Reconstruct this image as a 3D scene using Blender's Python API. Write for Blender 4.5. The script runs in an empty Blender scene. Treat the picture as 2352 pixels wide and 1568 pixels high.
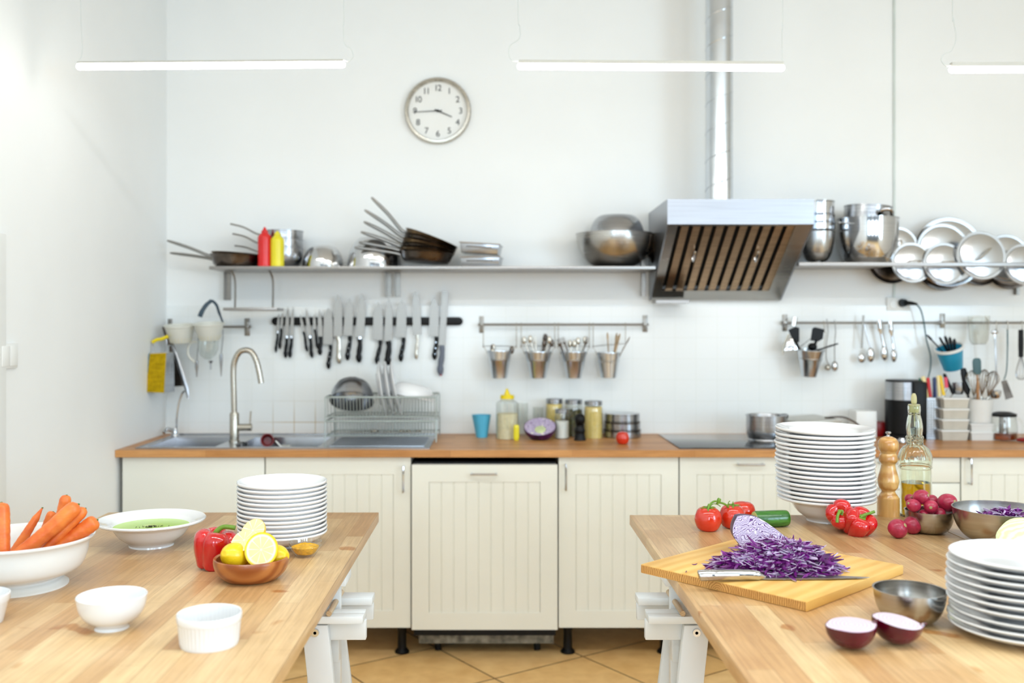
WIN_E, CEIL_E, EXPO = 15, 8, 0.72
import bpy, bmesh, math, random
from mathutils import Vector, Matrix, Euler
PI = math.pi
random.seed(7)
# ---------------------------------------------------------------- camera model used to measure the photograph
F, CX, CY, HC = 2221.0, 1138.0, 750.0, 1.368       # focal length and principal point in pixels, eye height in metres
TZ, KZ, YW = 0.80, 0.863, 4.58                     # table height, worktop height, back wall
SZ = 1.637                                         # wall shelf height
def P(px, py, Y): return Vector(((px-CX)*Y/F, Y, HC-(py-CY)*Y/F))
def TY(py): return (HC-TZ)*F/(py-CY)
def KY(py): return (HC-KZ)*F/(py-CY)
SC = bpy.context.scene
COL = SC.collection

# ---------------------------------------------------------------- mesh builder
class MB:
    def __init__(s): s.v = []; s.f = []; s.m = []; s.mi = 0; s.T = Matrix.Identity(4)
    def add(s, vs, fs):
        n = len(s.v); s.v += [s.T @ Vector(v) for v in vs]
        s.f += [tuple(n+i for i in f) for f in fs]; s.m += [s.mi]*len(fs); return s
    def box(s, x0, x1, y0, y1, z0, z1):
        if x0 > x1: x0, x1 = x1, x0
        if y0 > y1: y0, y1 = y1, y0
        if z0 > z1: z0, z1 = z1, z0
        return s.add([(x0,y0,z0),(x1,y0,z0),(x1,y1,z0),(x0,y1,z0),(x0,y0,z1),(x1,y0,z1),(x1,y1,z1),(x0,y1,z1)],
              [(0,3,2,1),(4,5,6,7),(0,1,5,4),(1,2,6,5),(2,3,7,6),(3,0,4,7)])
    def lathe(s, prof, seg=40, fn=None, close=False):
        vs = []; fs = []; idx = []
        for (r, z) in prof:
            if r < 1e-6: idx.append([len(vs)]); vs.append((0,0,z))
            else:
                row = []
                for k in range(seg):
                    a = 2*PI*k/seg; rr, zz = (r, z) if fn is None else fn(r, z, a)
                    row.append(len(vs)); vs.append((rr*math.cos(a), rr*math.sin(a), zz))
                idx.append(row)
        pairs = list(zip(idx[:-1], idx[1:]))
        if close: pairs.append((idx[-1], idx[0]))
        for a, b in pairs:
            for k in range(seg):
                k2 = (k+1) % seg
                if len(a) == 1 and len(b) == 1: continue
                if len(a) == 1: fs.append((a[0], b[k2], b[k]))
                elif len(b) == 1: fs.append((a[k], a[k2], b[0]))
                else: fs.append((a[k], a[k2], b[k2], b[k]))
        return s.add(vs, fs)
    def tube(s, pts, r, seg=8, closed=False, flat=None, caps=True):
        pts = [Vector(p) for p in pts]; n = len(pts)
        rs = r if isinstance(r, (list, tuple)) else [r]*n
        vs = []; fs = []; up = None
        for i in range(n):
            if closed: t = pts[(i+1) % n]-pts[i-1]
            else: t = pts[min(i+1, n-1)]-pts[max(i-1, 0)]
            t.normalize()
            if up is None:
                up = Vector((0,0,1)) if abs(t.z) < .9 else Vector((0,1,0))
            a = (up - t*up.dot(t))
            if a.length < 1e-5: a = t.orthogonal()
            a.normalize(); up = a; b = t.cross(a)
            for k in range(seg):
                q = 2*PI*k/seg; fx = flat if flat else 1
                vs.append(pts[i]+a*(rs[i]*math.cos(q)*fx)+b*(rs[i]*math.sin(q)))
        m = n if closed else n-1
        for i in range(m):
            j = (i+1) % n
            for k in range(seg):
                k2 = (k+1) % seg; fs.append((i*seg+k, i*seg+k2, j*seg+k2, j*seg+k))
        if not closed and caps:
            fs.append(tuple(range(seg))[::-1]); fs.append(tuple((n-1)*seg+k for k in range(seg)))
        return s.add(vs, fs)
    def prism(s, pts, y0, y1):          # outline in x,z extruded along y
        n = len(pts)
        vs = [(x, y0, z) for x, z in pts]+[(x, y1, z) for x, z in pts]
        fs = [tuple(range(n)), tuple(range(2*n-1, n-1, -1))]
        fs += [(i, i+n, (i+1) % n+n, (i+1) % n) for i in range(n)]
        return s.add(vs, fs)
    def cyl(s, a, b, r, seg=20, r2=None):
        return s.tube([a, b], [r, r if r2 is None else r2], seg)
    def ball(s, c, rx, ry=None, rz=None, seg=24, rings=14, fn=None):
        ry = ry or rx; rz = rz or rx; c = Vector(c); vs = []; fs = []
        vs.append(c+Vector((0,0,-rz)))
        for i in range(1, rings):
            p = -PI/2+PI*i/rings
            for k in range(seg):
                a = 2*PI*k/seg; q = Vector((math.cos(p)*math.cos(a), math.cos(p)*math.sin(a), math.sin(p)))
                g = fn(q) if fn else 1
                vs.append(c+Vector((q.x*rx*g, q.y*ry*g, q.z*rz*g)))
        vs.append(c+Vector((0,0,rz)))
        for k in range(seg): fs.append((0, 1+(k+1) % seg, 1+k))
        for i in range(rings-2):
            for k in range(seg):
                k2 = (k+1) % seg; a = 1+i*seg; b = a+seg
                fs.append((a+k, a+k2, b+k2, b+k))
        t = len(vs)-1; a = 1+(rings-2)*seg
        for k in range(seg): fs.append((a+k, a+(k+1) % seg, t))
        return s.add(vs, fs)
    def mesh(s, name, mats, bevel=0, seg=2, ang=35, smooth=True, off=None):
        me = bpy.data.meshes.new(name)
        vs = s.v if off is None else [v-off for v in s.v]
        me.from_pydata(vs, [], s.f)
        for m in (mats if isinstance(mats, (list, tuple)) else [mats]): me.materials.append(m)
        me.polygons.foreach_set('material_index', s.m)
        bm = bmesh.new(); bm.from_mesh(me)
        bmesh.ops.recalc_face_normals(bm, faces=bm.faces)
        if bevel:
            es = [e for e in bm.edges if len(e.link_faces) == 2 and e.calc_face_angle(0) > .6]
            bmesh.ops.bevel(bm, geom=es, offset=bevel, segments=seg, profile=.5, affect='EDGES', clamp_overlap=True)
        bm.to_mesh(me); bm.free()
        if smooth:
            me.polygons.foreach_set('use_smooth', [True]*len(me.polygons))
            try: me.set_sharp_from_angle(angle=math.radians(ang))
            except Exception: pass
        me.update(); return me

def cr(pts, n=5):                       # smooth a polyline (Catmull-Rom)
    out = []; L = len(pts); pts = [Vector(p) for p in pts]
    for i in range(L-1):
        p0, p1, p2, p3 = pts[max(i-1,0)], pts[i], pts[i+1], pts[min(i+2,L-1)]
        for k in range(n):
            t = k/n
            out.append(.5*((2*p1)+(p2-p0)*t+(2*p0-5*p1+4*p2-p3)*t*t+(3*p1-p0-3*p2+p3)*t**3))
    out.append(pts[-1]); return out
def cp(pts, n=4): return [(max(0, v[0]), v[1]) for v in cr([(a, b) for a, b in pts], n)]

# ---------------------------------------------------------------- objects
def props(o, label=None, cat=None, group=None, kind=None):
    if label: o['label'] = label
    if cat: o['category'] = cat
    if group: o['group'] = group
    if kind: o['kind'] = kind
    return o
def thing(name, label, cat, loc=(0,0,0), rot=(0,0,0), group=None):
    o = bpy.data.objects.new(name, None); COL.objects.link(o)
    o.empty_display_size = .05; o.location = loc; o.rotation_euler = rot
    return props(o, label, cat, group)
def part(name, mb, mats, parent, label=None, bevel=0, world=False, seg=2, ang=35, smooth=True, kind=None):
    off = Vector(parent_origin(parent)) if world else None
    o = bpy.data.objects.new(name, mb.mesh(name, mats, bevel, seg, ang, smooth, off)); COL.objects.link(o)
    o.parent = parent
    if label: o['label'] = label
    if kind: o['kind'] = kind
    return o
def parent_origin(p):
    v = Vector(p.location)
    while p.parent: p = p.parent; v += Vector(p.location)
    return v
def solo(name, mb, mats, label, cat, loc=(0,0,0), rot=(0,0,0), group=None, bevel=0, world=False, kind=None, ang=35, seg=2, smooth=True):
    off = Vector(loc) if world else None
    o = bpy.data.objects.new(name, mb.mesh(name, mats, bevel, seg, ang, smooth, off)); COL.objects.link(o)
    o.location = loc; o.rotation_euler = rot
    return props(o, label, cat, group, kind)
def struct(name, mb, mats, bevel=0, parent=None):
    o = bpy.data.objects.new(name, mb.mesh(name, mats, bevel)); COL.objects.link(o)
    if parent: o.parent = parent
    else: o['kind'] = 'structure'
    return o
def dup(root, loc=None, rot=None, label=None, group=None, scale=None):
    r = root.copy(); COL.objects.link(r)
    if loc is not None: r.location = loc
    if rot is not None: r.rotation_euler = rot
    if scale is not None: r.scale = (scale,)*3
    if label: r['label'] = label
    if group: r['group'] = group
    for ch in list(root.children):
        c = ch.copy(); COL.objects.link(c); c.parent = r
        for g in ch.children:
            d = g.copy(); COL.objects.link(d); d.parent = c
    return r

# ---------------------------------------------------------------- materials (all procedural)
def lin(c):
    return tuple(((x/255)/12.92 if x/255 <= .04045 else ((x/255+.055)/1.055)**2.4) for x in c)+(1,)
class NT:
    def __init__(s, name):
        s.m = bpy.data.materials.new(name); s.m.use_nodes = True; s.t = s.m.node_tree
        s.b = s.t.nodes['Principled BSDF']
        s.tc = s.t.nodes.new('ShaderNodeTexCoord')
    def n(s, typ, **kw):
        x = s.t.nodes.new(typ)
        for k, v in kw.items():
            if k.startswith('_'): setattr(x, k[1:], v)
            else:
                key = k.replace('__', ' ')
                x.inputs[key].default_value = v
        return x
    def l(s, a, b): s.t.links.new(a, b); return s
    def mapv(s, scale=(1,1,1), rot=(0,0,0), loc=(0,0,0), src='Object'):
        m = s.n('ShaderNodeMapping'); m.inputs['Scale'].default_value = scale
        m.inputs['Rotation'].default_value = rot; m.inputs['Location'].default_value = loc
        s.l(s.tc.outputs[src], m.inputs['Vector']); return m.outputs[0]
    def noise(s, vec, scale=5, detail=3, rough=.5, dist=0):
        x = s.n('ShaderNodeTexNoise'); x.inputs['Scale'].default_value = scale; x.inputs['Detail'].default_value = detail
        x.inputs['Roughness'].default_value = rough; x.inputs['Distortion'].default_value = dist
        s.l(vec, x.inputs['Vector']); return x.outputs['Fac']
    def ramp(s, fac, stops, const=False):
        r = s.n('ShaderNodeValToRGB'); e = r.color_ramp.elements
        if const: r.color_ramp.interpolation = 'CONSTANT'
        while len(e) < len(stops): e.new(.5)
        for i, (p, c) in enumerate(stops): e[i].position = p; e[i].color = c if len(c) == 4 else lin(c)
        s.l(fac, r.inputs[0]); return r.outputs[0]
    def mix(s, fac, a, b, mode='MIX'):
        x = s.n('ShaderNodeMix'); x.data_type = 'RGBA'; x.blend_type = mode
        for sock, v in ((x.inputs[0], fac), (x.inputs[6], a), (x.inputs[7], b)):
            if isinstance(v, (int, float)): sock.default_value = v
            elif isinstance(v, tuple): sock.default_value = v if len(v) == 4 else lin(v)
            else: s.l(v, sock)
        return x.outputs[2]
    def bump(s, h, strength=.2, dist=.002):
        x = s.n('ShaderNodeBump'); x.inputs['Strength'].default_value = strength; x.inputs['Distance'].default_value = dist
        s.l(h, x.inputs['Height']); s.l(x.outputs[0], s.b.inputs['Normal'])
    def set(s, **kw):
        for k, v in kw.items():
            k = {'rough':'Roughness','metal':'Metallic','trans':'Transmission Weight','ior':'IOR','coat':'Coat Weight',
                 'coat_rough':'Coat Roughness','spec':'Specular IOR Level','sss':'Subsurface Weight','alpha':'Alpha','aniso':'Anisotropic'}[k]
            s.b.inputs[k].default_value = v
        return s
def mat(name, col, rough=.4, metal=0, var=.06, scale=12, bump=0, bscale=60, **kw):
    t = NT(name); c = lin(col); d = tuple(max(0, x*(1-var*2.2)) for x in c[:3])+(1,)
    v = t.mapv(); f = t.noise(v, scale, 3)
    t.l(t.ramp(f, [(.3, d), (.7, c)]), t.b.inputs['Base Color'])
    t.set(rough=rough, metal=metal, **kw)
    if bump: t.bump(t.noise(v, bscale, 3), bump)
    return t.m
def mat_emit(name, col, st):
    t = NT(name); t.b.inputs['Base Color'].default_value = lin(col)
    t.b.inputs['Emission Color'].default_value = lin(col); t.b.inputs['Emission Strength'].default_value = st; return t.m
def mat_steel(name, col=(200,200,200), rough=.22, stretch=(1,1,60), streak=.12, scale=4):
    t = NT(name); v = t.mapv(stretch); f = t.noise(v, scale, 4)
    c = lin(col); d = tuple(x*(1-streak*2) for x in c[:3])+(1,)
    t.l(t.ramp(f, [(.3, d), (.7, c)]), t.b.inputs['Base Color'])
    r = t.n('ShaderNodeMapRange'); r.inputs['To Min'].default_value = rough*.8; r.inputs['To Max'].default_value = rough*1.25
    t.l(f, r.inputs[0]); t.l(r.outputs[0], t.b.inputs['Roughness']); t.set(metal=1); return t.m
def mat_glass(name, col=(255,255,255), rough=.0, ior=1.45):
    t = NT(name); f = t.noise(t.mapv(), 8, 2)
    c = lin(col); d = tuple(x*.985 for x in c[:3])+(1,)
    t.l(t.ramp(f, [(.3, d), (.7, c)]), t.b.inputs['Base Color']); t.set(rough=rough, trans=1, ior=ior); return t.m
def mat_block(name, along, c1, c2, stave=.045, length=.5, rough=.35, stain=.35, world=True, coat=0):
    t = NT(name)
    rot = (0,0,PI/2) if along == 'Y' else (0,0,0)
    v = t.mapv(rot=rot)
    b = t.n('ShaderNodeTexBrick'); b.offset = .37; b.offset_frequency = 2; b.squash = .8; b.squash_frequency = 3
    b.inputs['Scale'].default_value = 1; b.inputs['Brick Width'].default_value = length; b.inputs['Row Height'].default_value = stave
    b.inputs['Mortar Size'].default_value = .0004; b.inputs['Mortar Smooth'].default_value = .3; b.inputs['Bias'].default_value = -.1
    b.inputs['Color1'].default_value = lin(c1); b.inputs['Color2'].default_value = lin(c2)
    b.inputs['Mortar'].default_value = tuple(x*.62 for x in lin(c2)[:3])+(1,)
    t.l(v, b.inputs['Vector'])
    m2 = t.n('ShaderNodeMapping'); m2.inputs['Scale'].default_value = (3, 60, 60); t.l(v, m2.inputs['Vector'])
    g = t.noise(m2.outputs[0], 2.2, 5, .6, .6)
    gr = t.ramp(g, [(.3, (196,184,170)), (.65, (255,255,255))])
    col = t.mix(.55, b.outputs['Color'], gr, 'MULTIPLY')
    blot = t.ramp(t.noise(v, 5, 4, .6), [(.35, (228,214,190)), (.65, (255,255,255))])
    col = t.mix(.5, col, blot, 'MULTIPLY')
    if stain:
        sp = t.ramp(t.noise(v, 9, 2, .4, .3), [(.70, (255,255,255)), (.735, (214,168,110))])
        col = t.mix(stain, col, sp, 'MULTIPLY')
    t.l(col, t.b.inputs['Base Color']); t.set(rough=rough, coat=coat, coat_rough=.2)
    t.bump(g, .06, .001); return t.m
def mat_wood(name, c1, c2, dir='X', rough=.4, ring=9, coat=0, stretch=8):
    t = NT(name)
    sc = {'X':(1,stretch,stretch),'Y':(stretch,1,stretch),'Z':(stretch,stretch,1)}[dir]
    v = t.mapv(sc)
    w = t.n('ShaderNodeTexWave'); w.wave_type = 'RINGS'; w.rings_direction = dir
    w.inputs['Scale'].default_value = ring; w.inputs['Distortion'].default_value = 6; w.inputs['Detail'].default_value = 3
    w.inputs['Detail Scale'].default_value = .8
    t.l(v, w.inputs['Vector'])
    a = t.ramp(w.outputs['Fac'], [(.15, c1), (.9, c2)])
    n = t.ramp(t.noise(v, 6, 4), [(.3, (215,200,185)), (.7, (255,255,255))])
    t.l(t.mix(.6, a, n, 'MULTIPLY'), t.b.inputs['Base Color']); t.set(rough=rough, coat=coat, coat_rough=.15)
    t.bump(w.outputs['Fac'], .04, .001); return t.m

M = {}
M['wall'] = mat('wall_paint', (243,244,242), .55, var=.012, scale=3, bump=.02, bscale=200)
M['wall_left'] = M['wall']
M['ceiling'] = mat('ceiling_paint', (240,240,238), .7, var=.01)
M['cab'] = mat('cream_cabinet_paint', (235,234,222), .35, var=.015, scale=4)
M['cabin'] = mat('cabinet_carcass', (225,224,214), .5, var=.02)
M['porc'] = mat('white_porcelain', (236,236,236), .12, var=.008, scale=5, coat=.5, coat_rough=.05)
M['porc_soft'] = mat('white_glazed_ceramic', (234,234,230), .22, var=.01, scale=5)
M['steel'] = mat_steel('brushed_steel', (178,180,184), .22)
M['polish'] = mat_steel('polished_steel', (206,207,209), .1, streak=.05)
M['chrome'] = mat_steel('chrome', (200,202,206), .08, streak=.03)
M['nickel'] = mat_steel('satin_nickel', (190,184,172), .26, streak=.05)
M['galv'] = mat_steel('galvanised_duct', (216,222,228), .24, stretch=(1,1,1), streak=.06, scale=9)
M['hood'] = mat_steel('hood_steel', (168,171,177), .3, stretch=(1,1,30), streak=.06)
M['baffle'] = mat_steel('greasy_baffle_steel', (196,166,134), .34, streak=.14)
M['dsteel'] = mat_steel('tarnished_pan_steel', (160,134,104), .28, stretch=(3,3,3), streak=.32, scale=7)
M['dpan'] = mat_steel('dark_pan_steel', (110,100,92), .25, stretch=(3,3,3), streak=.25, scale=8)
M['rail'] = mat_steel('rail_steel', (146,142,136), .3, streak=.08)
M['shelf'] = mat_steel('shelf_steel', (164,161,158), .35, stretch=(60,1,1), streak=.05)
M['bowlm'] = mat_steel('satin_bowl_steel', (184,181,176), .25, stretch=(1,1,30), streak=.08)
M['blade'] = mat_steel('blade_steel', (164,162,158), .36, streak=.08)
M['alu'] = mat('lamp_aluminium', (196,194,186), .4, .4, var=.02)
M['black'] = mat('black_plastic', (9,10,12), .42, var=.1, spec=.25)
M['iron'] = mat('black_iron', (12,11,10), .5, var=.1, spec=.25)
M['gap'] = mat('dark_recess', (14,12,10), .7, var=.1)
M['greyp'] = mat('grey_plastic', (98,104,118), .4)
M['white'] = mat('white_plastic', (238,238,234), .35, var=.012)
M['whitew'] = mat('white_lacquered_wood', (226,230,231), .35, var=.012)
M['red'] = mat('red_squeeze_plastic', (226,34,34), .25)
M['yellow'] = mat('yellow_plastic', (236,222,42), .28, var=.04)
M['lidy'] = mat('yellow_lid_plastic', (240,214,20), .3, var=.04)
M['blue'] = mat('blue_plastic', (88,184,218), .35, var=.03)
M['blue2'] = mat('blue_painted_bucket', (44,160,196), .35, var=.04)
M['cord'] = mat('pale_grey_cord', (206,210,206), .5, var=.02)
M['cordt'] = mat('teal_grey_cord', (70,104,110), .5)
M['glass'] = mat_glass('clear_glass', (252,254,252))
M['glassg'] = mat_glass('greenish_bottle_glass', (247,251,240))
def mat_thin(name, tint=(254,255,254), blend=.22, rough=.02):
    t = NT(name); f = t.noise(t.mapv(), 8, 2); c = lin(tint); d = tuple(x*.995 for x in c[:3])+(1,)
    tr = t.n('ShaderNodeBsdfTransparent'); t.l(t.ramp(f, [(.3, d), (.7, c)]), tr.inputs[0])
    gl = t.n('ShaderNodeBsdfGlossy'); gl.inputs['Roughness'].default_value = rough
    lw = t.n('ShaderNodeLayerWeight'); lw.inputs['Blend'].default_value = .5
    pw = t.n('ShaderNodeMath'); pw.operation = 'POWER'; pw.inputs[1].default_value = 3.5; t.l(lw.outputs['Facing'], pw.inputs[0])
    ml = t.n('ShaderNodeMath'); ml.operation = 'MULTIPLY_ADD'; ml.inputs[1].default_value = .55; ml.inputs[2].default_value = .07; t.l(pw.outputs[0], ml.inputs[0])
    mx = t.n('ShaderNodeMixShader'); t.l(ml.outputs[0], mx.inputs[0]); t.l(tr.outputs[0], mx.inputs[1]); t.l(gl.outputs[0], mx.inputs[2])
    t.l(mx.outputs[0], t.t.nodes['Material Output'].inputs[0]); return t.m
M['glass'] = mat_thin('clear_thin_glass')
M['clearp'] = mat_glass('clear_plastic', (244,244,240), .12, 1.3)
M['oil'] = mat_glass('golden_oil', (222,168,36), .0, 1.47)
M['tea'] = mat_glass('amber_tea', (150,62,18), .0, 1.33)
M['hob'] = mat('black_glass_hob', (40,42,44), .06, var=.05, spec=.8)
M['leafs'] = mat('green_stem', (116,158,44), .45, var=.15, scale=40)
M['dstem'] = mat('dark_green_stem', (70,112,34), .5, var=.2, scale=60)
M['pepper'] = mat('red_pepper_skin', (214,14,22), .12, var=.12, scale=9, coat=.7, coat_rough=.05)
M['pepperin'] = mat('pink_pepper_flesh', (236,92,72), .35, var=.05)
M['tomato'] = mat('tomato_skin', (226,52,24), .13, var=.14, scale=10, coat=.6, coat_rough=.05)
M['tube'] = mat_emit('lit_tube', (255,251,244), 15)
M['turm'] = mat('turmeric_powder', (250,184,10), .8, var=.2, scale=90, bump=.4, bscale=160)
M['rice'] = mat('pale_sugar', (232,222,186), .7, var=.06, scale=80)
M['pasta'] = mat('yellow_jar_filling', (232,206,120), .6, var=.06, scale=60)
M['olive'] = mat('green_herb_filling', (96,92,40), .6, var=.4, scale=60)
M['salt'] = mat('white_salt', (240,240,236), .7, var=.02)
M['red2'] = mat('deep_red_plastic', (150,10,14), .3, var=.15)
M['redh'] = mat('red_handle', (206,26,32), .35)
M['navyh'] = mat('navy_handle', (22,40,92), .35)
M['creamh'] = mat('cream_handle', (240,220,160), .4)
M['yelh'] = mat('yellow_handle', (238,196,30), .35)
M['pinkh'] = mat('pink_handle', (232,84,110), .35)
M['greenh'] = mat('green_handle', (10,96,70), .35)
M['lidm'] = mat_steel('satin_lid_steel', (206,208,211), .2, streak=.06)
M['brass'] = mat_steel('golden_grater_steel', (206,170,30), .4, stretch=(1,1,1), streak=.15, scale=60)  # yellow reflection put into the colour of the grater steel
M['teal'] = mat('teal_grater_side', (56,150,170), .35)
M['plywood'] = mat_wood('pale_dowel', (214,190,156), (200,172,134), 'Y')
M['bamboo'] = mat_wood('beech_utensil', (196,150,104), (172,120,76), 'Z')
M['mortar'] = mat('dishwasher_plinth', (170,164,146), .6, var=.35, scale=30)

# floor tiles: 44 cm squares laid on the diagonal
t = NT('terracotta_tiles'); geo = t.mapv()
vm = t.n('ShaderNodeVectorRotate'); vm.rotation_type = 'Z_AXIS'; vm.inputs['Angle'].default_value = -math.atan2(.567,.824)
t.l(geo, vm.inputs['Vector'])
mp = t.n('ShaderNodeMapping'); mp.inputs['Location'].default_value = (-1.686+4.44, -3.544+4.44, 0); t.l(vm.outputs[0], mp.inputs['Vector'])
b = t.n('ShaderNodeTexBrick'); b.offset = 0; b.squash = 1
for k, v in (('Scale',1),('Brick Width',.444),('Row Height',.444),('Mortar Size',.004),('Mortar Smooth',.2),('Bias',0)): b.inputs[k].default_value = v
b.inputs['Color1'].default_value = lin((248,208,146)); b.inputs['Color2'].default_value = lin((240,196,130)); b.inputs['Mortar'].default_value = lin((120,88,52))
t.l(mp.outputs[0], b.inputs['Vector'])
n1 = t.ramp(t.noise(geo, 14, 4), [(.3, (222,206,184)), (.7, (255,255,255))])
t.l(t.mix(.6, b.outputs['Color'], n1, 'MULTIPLY'), t.b.inputs['Base Color']); t.set(rough=.35)
M['floor'] = t.m
# wall tiles 10 cm with a little brown staining low down beside the sink
t = NT('white_wall_tiles'); g = t.mapv(rot=(PI/2,0,0), loc=(0,0,0))
sx = t.n('ShaderNodeSeparateXYZ'); t.l(t.tc.outputs['Object'], sx.inputs[0])
cb = t.n('ShaderNodeCombineXYZ'); t.l(sx.outputs['X'], cb.inputs['X']); t.l(sx.outputs['Z'], cb.inputs['Y'])
ad = t.n('ShaderNodeVectorMath'); ad.operation = 'ADD'; ad.inputs[1].default_value = (5.0517, -.9166+.9, 0); t.l(cb.outputs[0], ad.inputs[0])
b = t.n('ShaderNodeTexBrick'); b.offset = 0; b.squash = 1
for k, v in (('Scale',1),('Brick Width',.1),('Row Height',.1),('Mortar Size',.0016),('Mortar Smooth',.3),('Bias',0)): b.inputs[k].default_value = v
b.inputs['Color1'].default_value = lin((241,243,241)); b.inputs['Color2'].default_value = lin((240,242,240)); b.inputs['Mortar'].default_value = lin((235,237,233))
t.l(ad.outputs[0], b.inputs['Vector'])
# stain mask: near the sink, at grout lines
def rng(sock, a, bb, c, d):
    m1 = t.n('ShaderNodeMapRange'); m1.inputs['From Min'].default_value = a; m1.inputs['From Max'].default_value = bb; t.l(sock, m1.inputs[0])
    m2 = t.n('ShaderNodeMapRange'); m2.inputs['From Min'].default_value = d; m2.inputs['From Max'].default_value = c; t.l(sock, m2.inputs[0])
    x = t.n('ShaderNodeMath'); x.operation = 'MULTIPLY'; t.l(m1.outputs[0], x.inputs[0]); t.l(m2.outputs[0], x.inputs[1]); return x.outputs[0]
mx = rng(sx.outputs['X'], -1.14, -1.0, -.84, -.74); mz = rng(sx.outputs['Z'], .8, .88, .94, 1.03)
x = t.n('ShaderNodeMath'); x.operation = 'MULTIPLY'; t.l(mx, x.inputs[0]); t.l(mz, x.inputs[1])
y = t.n('ShaderNodeMath'); y.operation = 'MULTIPLY'; t.l(x.outputs[0], y.inputs[0]); t.l(b.outputs['Fac'], y.inputs[1])
t.l(t.mix(y.outputs[0], b.outputs['Color'], (184,158,104)), t.b.inputs['Base Color']); t.set(rough=.18)
M['tile'] = t.m
M['table'] = mat_block('beech_butcher_block', 'Y', (234,202,152), (202,154,100), .046, .46, .36, .8, coat=.15)
M['worktop'] = mat_block('oiled_oak_worktop', 'X', (218,162,102), (188,130,74), .04, .5, .4, 0)
M['worktop'].node_tree.nodes['Principled BSDF'].inputs['Specular IOR Level'].default_value = .35
M['pine'] = mat_wood('pine_board', (245,203,122), (236,186,100), 'X', .45, 2.2, stretch=4)
M['pineend'] = mat_wood('pine_end_grain', (224,174,100), (178,124,60), 'X', .55, 62, stretch=1)
M['bowlwood'] = mat_wood('turned_wood', (186,116,56), (150,78,28), 'X', .3, 3, .3, stretch=4)
M['mill'] = mat_wood('varnished_beech_mill', (236,188,116), (208,150,78), 'Z', .25, 5, .6, stretch=6)
# carrots
t = NT('carrot_skin'); v = t.mapv()
a = t.ramp(t.noise(v, 30, 4), [(.3, (214,94,34)), (.7, (240,136,58))])
s_ = t.ramp(t.noise(t.mapv((60,60,420)), 1.2, 2), [(.60, (255,255,255)), (.72, (250,206,170))])
t.l(t.mix(.6, a, s_, 'MULTIPLY'), t.b.inputs['Base Color']); t.set(rough=.38, sss=.08); t.b.inputs['Subsurface Radius'].default_value = (.01,.004,.001)
t.bump(t.noise(t.mapv((40,40,300)), 1.5, 3), .25, .002); M['carrot'] = t.m
# lemon
M['lemon'] = mat('lemon_skin', (246,206,26), .32, var=.05, bump=.25, bscale=220, coat=.2)
t = NT('lemon_flesh'); v = t.mapv()
sp = t.n('ShaderNodeSeparateXYZ'); t.l(v, sp.inputs[0])
at = t.n('ShaderNodeMath'); at.operation = 'ARCTAN2'; t.l(sp.outputs['Y'], at.inputs[0]); t.l(sp.outputs['X'], at.inputs[1])
mu = t.n('ShaderNodeMath'); mu.operation = 'MULTIPLY'; mu.inputs[1].default_value = 4.5; t.l(at.outputs[0], mu.inputs[0])
co = t.n('ShaderNodeMath'); co.operation = 'COSINE'; t.l(mu.outputs[0], co.inputs[0])
ab = t.n('ShaderNodeMath'); ab.operation = 'ABSOLUTE'; t.l(co.outputs[0], ab.inputs[0])
fl = t.ramp(ab.outputs[0], [(.06, (252,246,214)), (.3, (250,234,160))])
ln = t.n('ShaderNodeVectorMath'); ln.operation = 'LENGTH'; t.l(v, ln.inputs[0])
rm = t.ramp(ln.outputs['Value'], [(0, (1,1,1,1)), (.0029, (1,1,1,1)), (.003, (0,0,0,1)), (.0278, (0,0,0,1)), (.0292, (1,1,1,1))])
rm2 = t.ramp(ln.outputs['Value'], [(.0318, (0,0,0,1)), (.0326, (1,1,1,1))])
c1 = t.mix(rm, fl, (253,248,222)); c2 = t.mix(rm2, c1, (244,216,30))
t.l(c2, t.b.inputs['Base Color']); t.set(rough=.25); t.bump(t.noise(v, 260, 2), .1, .001); M['lemonf'] = t.m
# cucumber
t = NT('cucumber_skin'); v = t.mapv((3,60,60))
a = t.ramp(t.noise(v, 1.3, 3), [(.35, (22,84,22)), (.7, (70,132,44))])
t.l(a, t.b.inputs['Base Color']); t.set(rough=.22, coat=.4); t.bump(t.noise(t.mapv(), 160, 2), .35, .002); M['cuc'] = t.m
M['cucf'] = mat('cucumber_flesh', (206,222,140), .35, var=.05, scale=60)
# purple cabbage cut face: pale folded leaves with violet outlines
t = NT('cut_red_cabbage'); v = t.mapv()
n0 = t.n('ShaderNodeTexNoise'); n0.inputs['Scale'].default_value = 30; n0.inputs['Detail'].default_value = 2; t.l(v, n0.inputs['Vector'])
mx_ = t.n('ShaderNodeMix'); mx_.data_type = 'VECTOR'; mx_.inputs[0].default_value = .045; t.l(v, mx_.inputs[4]); t.l(n0.outputs['Color'], mx_.inputs[5])
w = t.n('ShaderNodeTexWave'); w.wave_type = 'RINGS'; w.rings_direction = 'SPHERICAL'; w.inputs['Scale'].default_value = 58; w.inputs['Distortion'].default_value = 11
w.inputs['Detail'].default_value = 1.5; w.inputs['Detail Scale'].default_value = 1.2
t.l(mx_.outputs[1], w.inputs['Vector'])
cc = t.ramp(w.outputs['Fac'], [(0, (70,26,92)), (.1, (116,70,140)), (.24, (212,200,224)), (.8, (228,220,234)), (1, (150,112,172))])
vo = t.n('ShaderNodeTexVoronoi'); vo.inputs['Scale'].default_value = 34; t.l(mx_.outputs[1], vo.inputs['Vector'])
core = t.ramp(vo.outputs['Distance'], [(.2, (1,1,1,1)), (.25, (0,0,0,1))])
t.l(t.mix(core, cc, (236,230,216)), t.b.inputs['Base Color']); t.set(rough=.35); M['cabcut'] = t.m
M['cabskin'] = mat('red_cabbage_leaf', (84,24,88), .35, var=.4, scale=30)
t = NT('red_cabbage_shred'); v = t.mapv()
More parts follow.
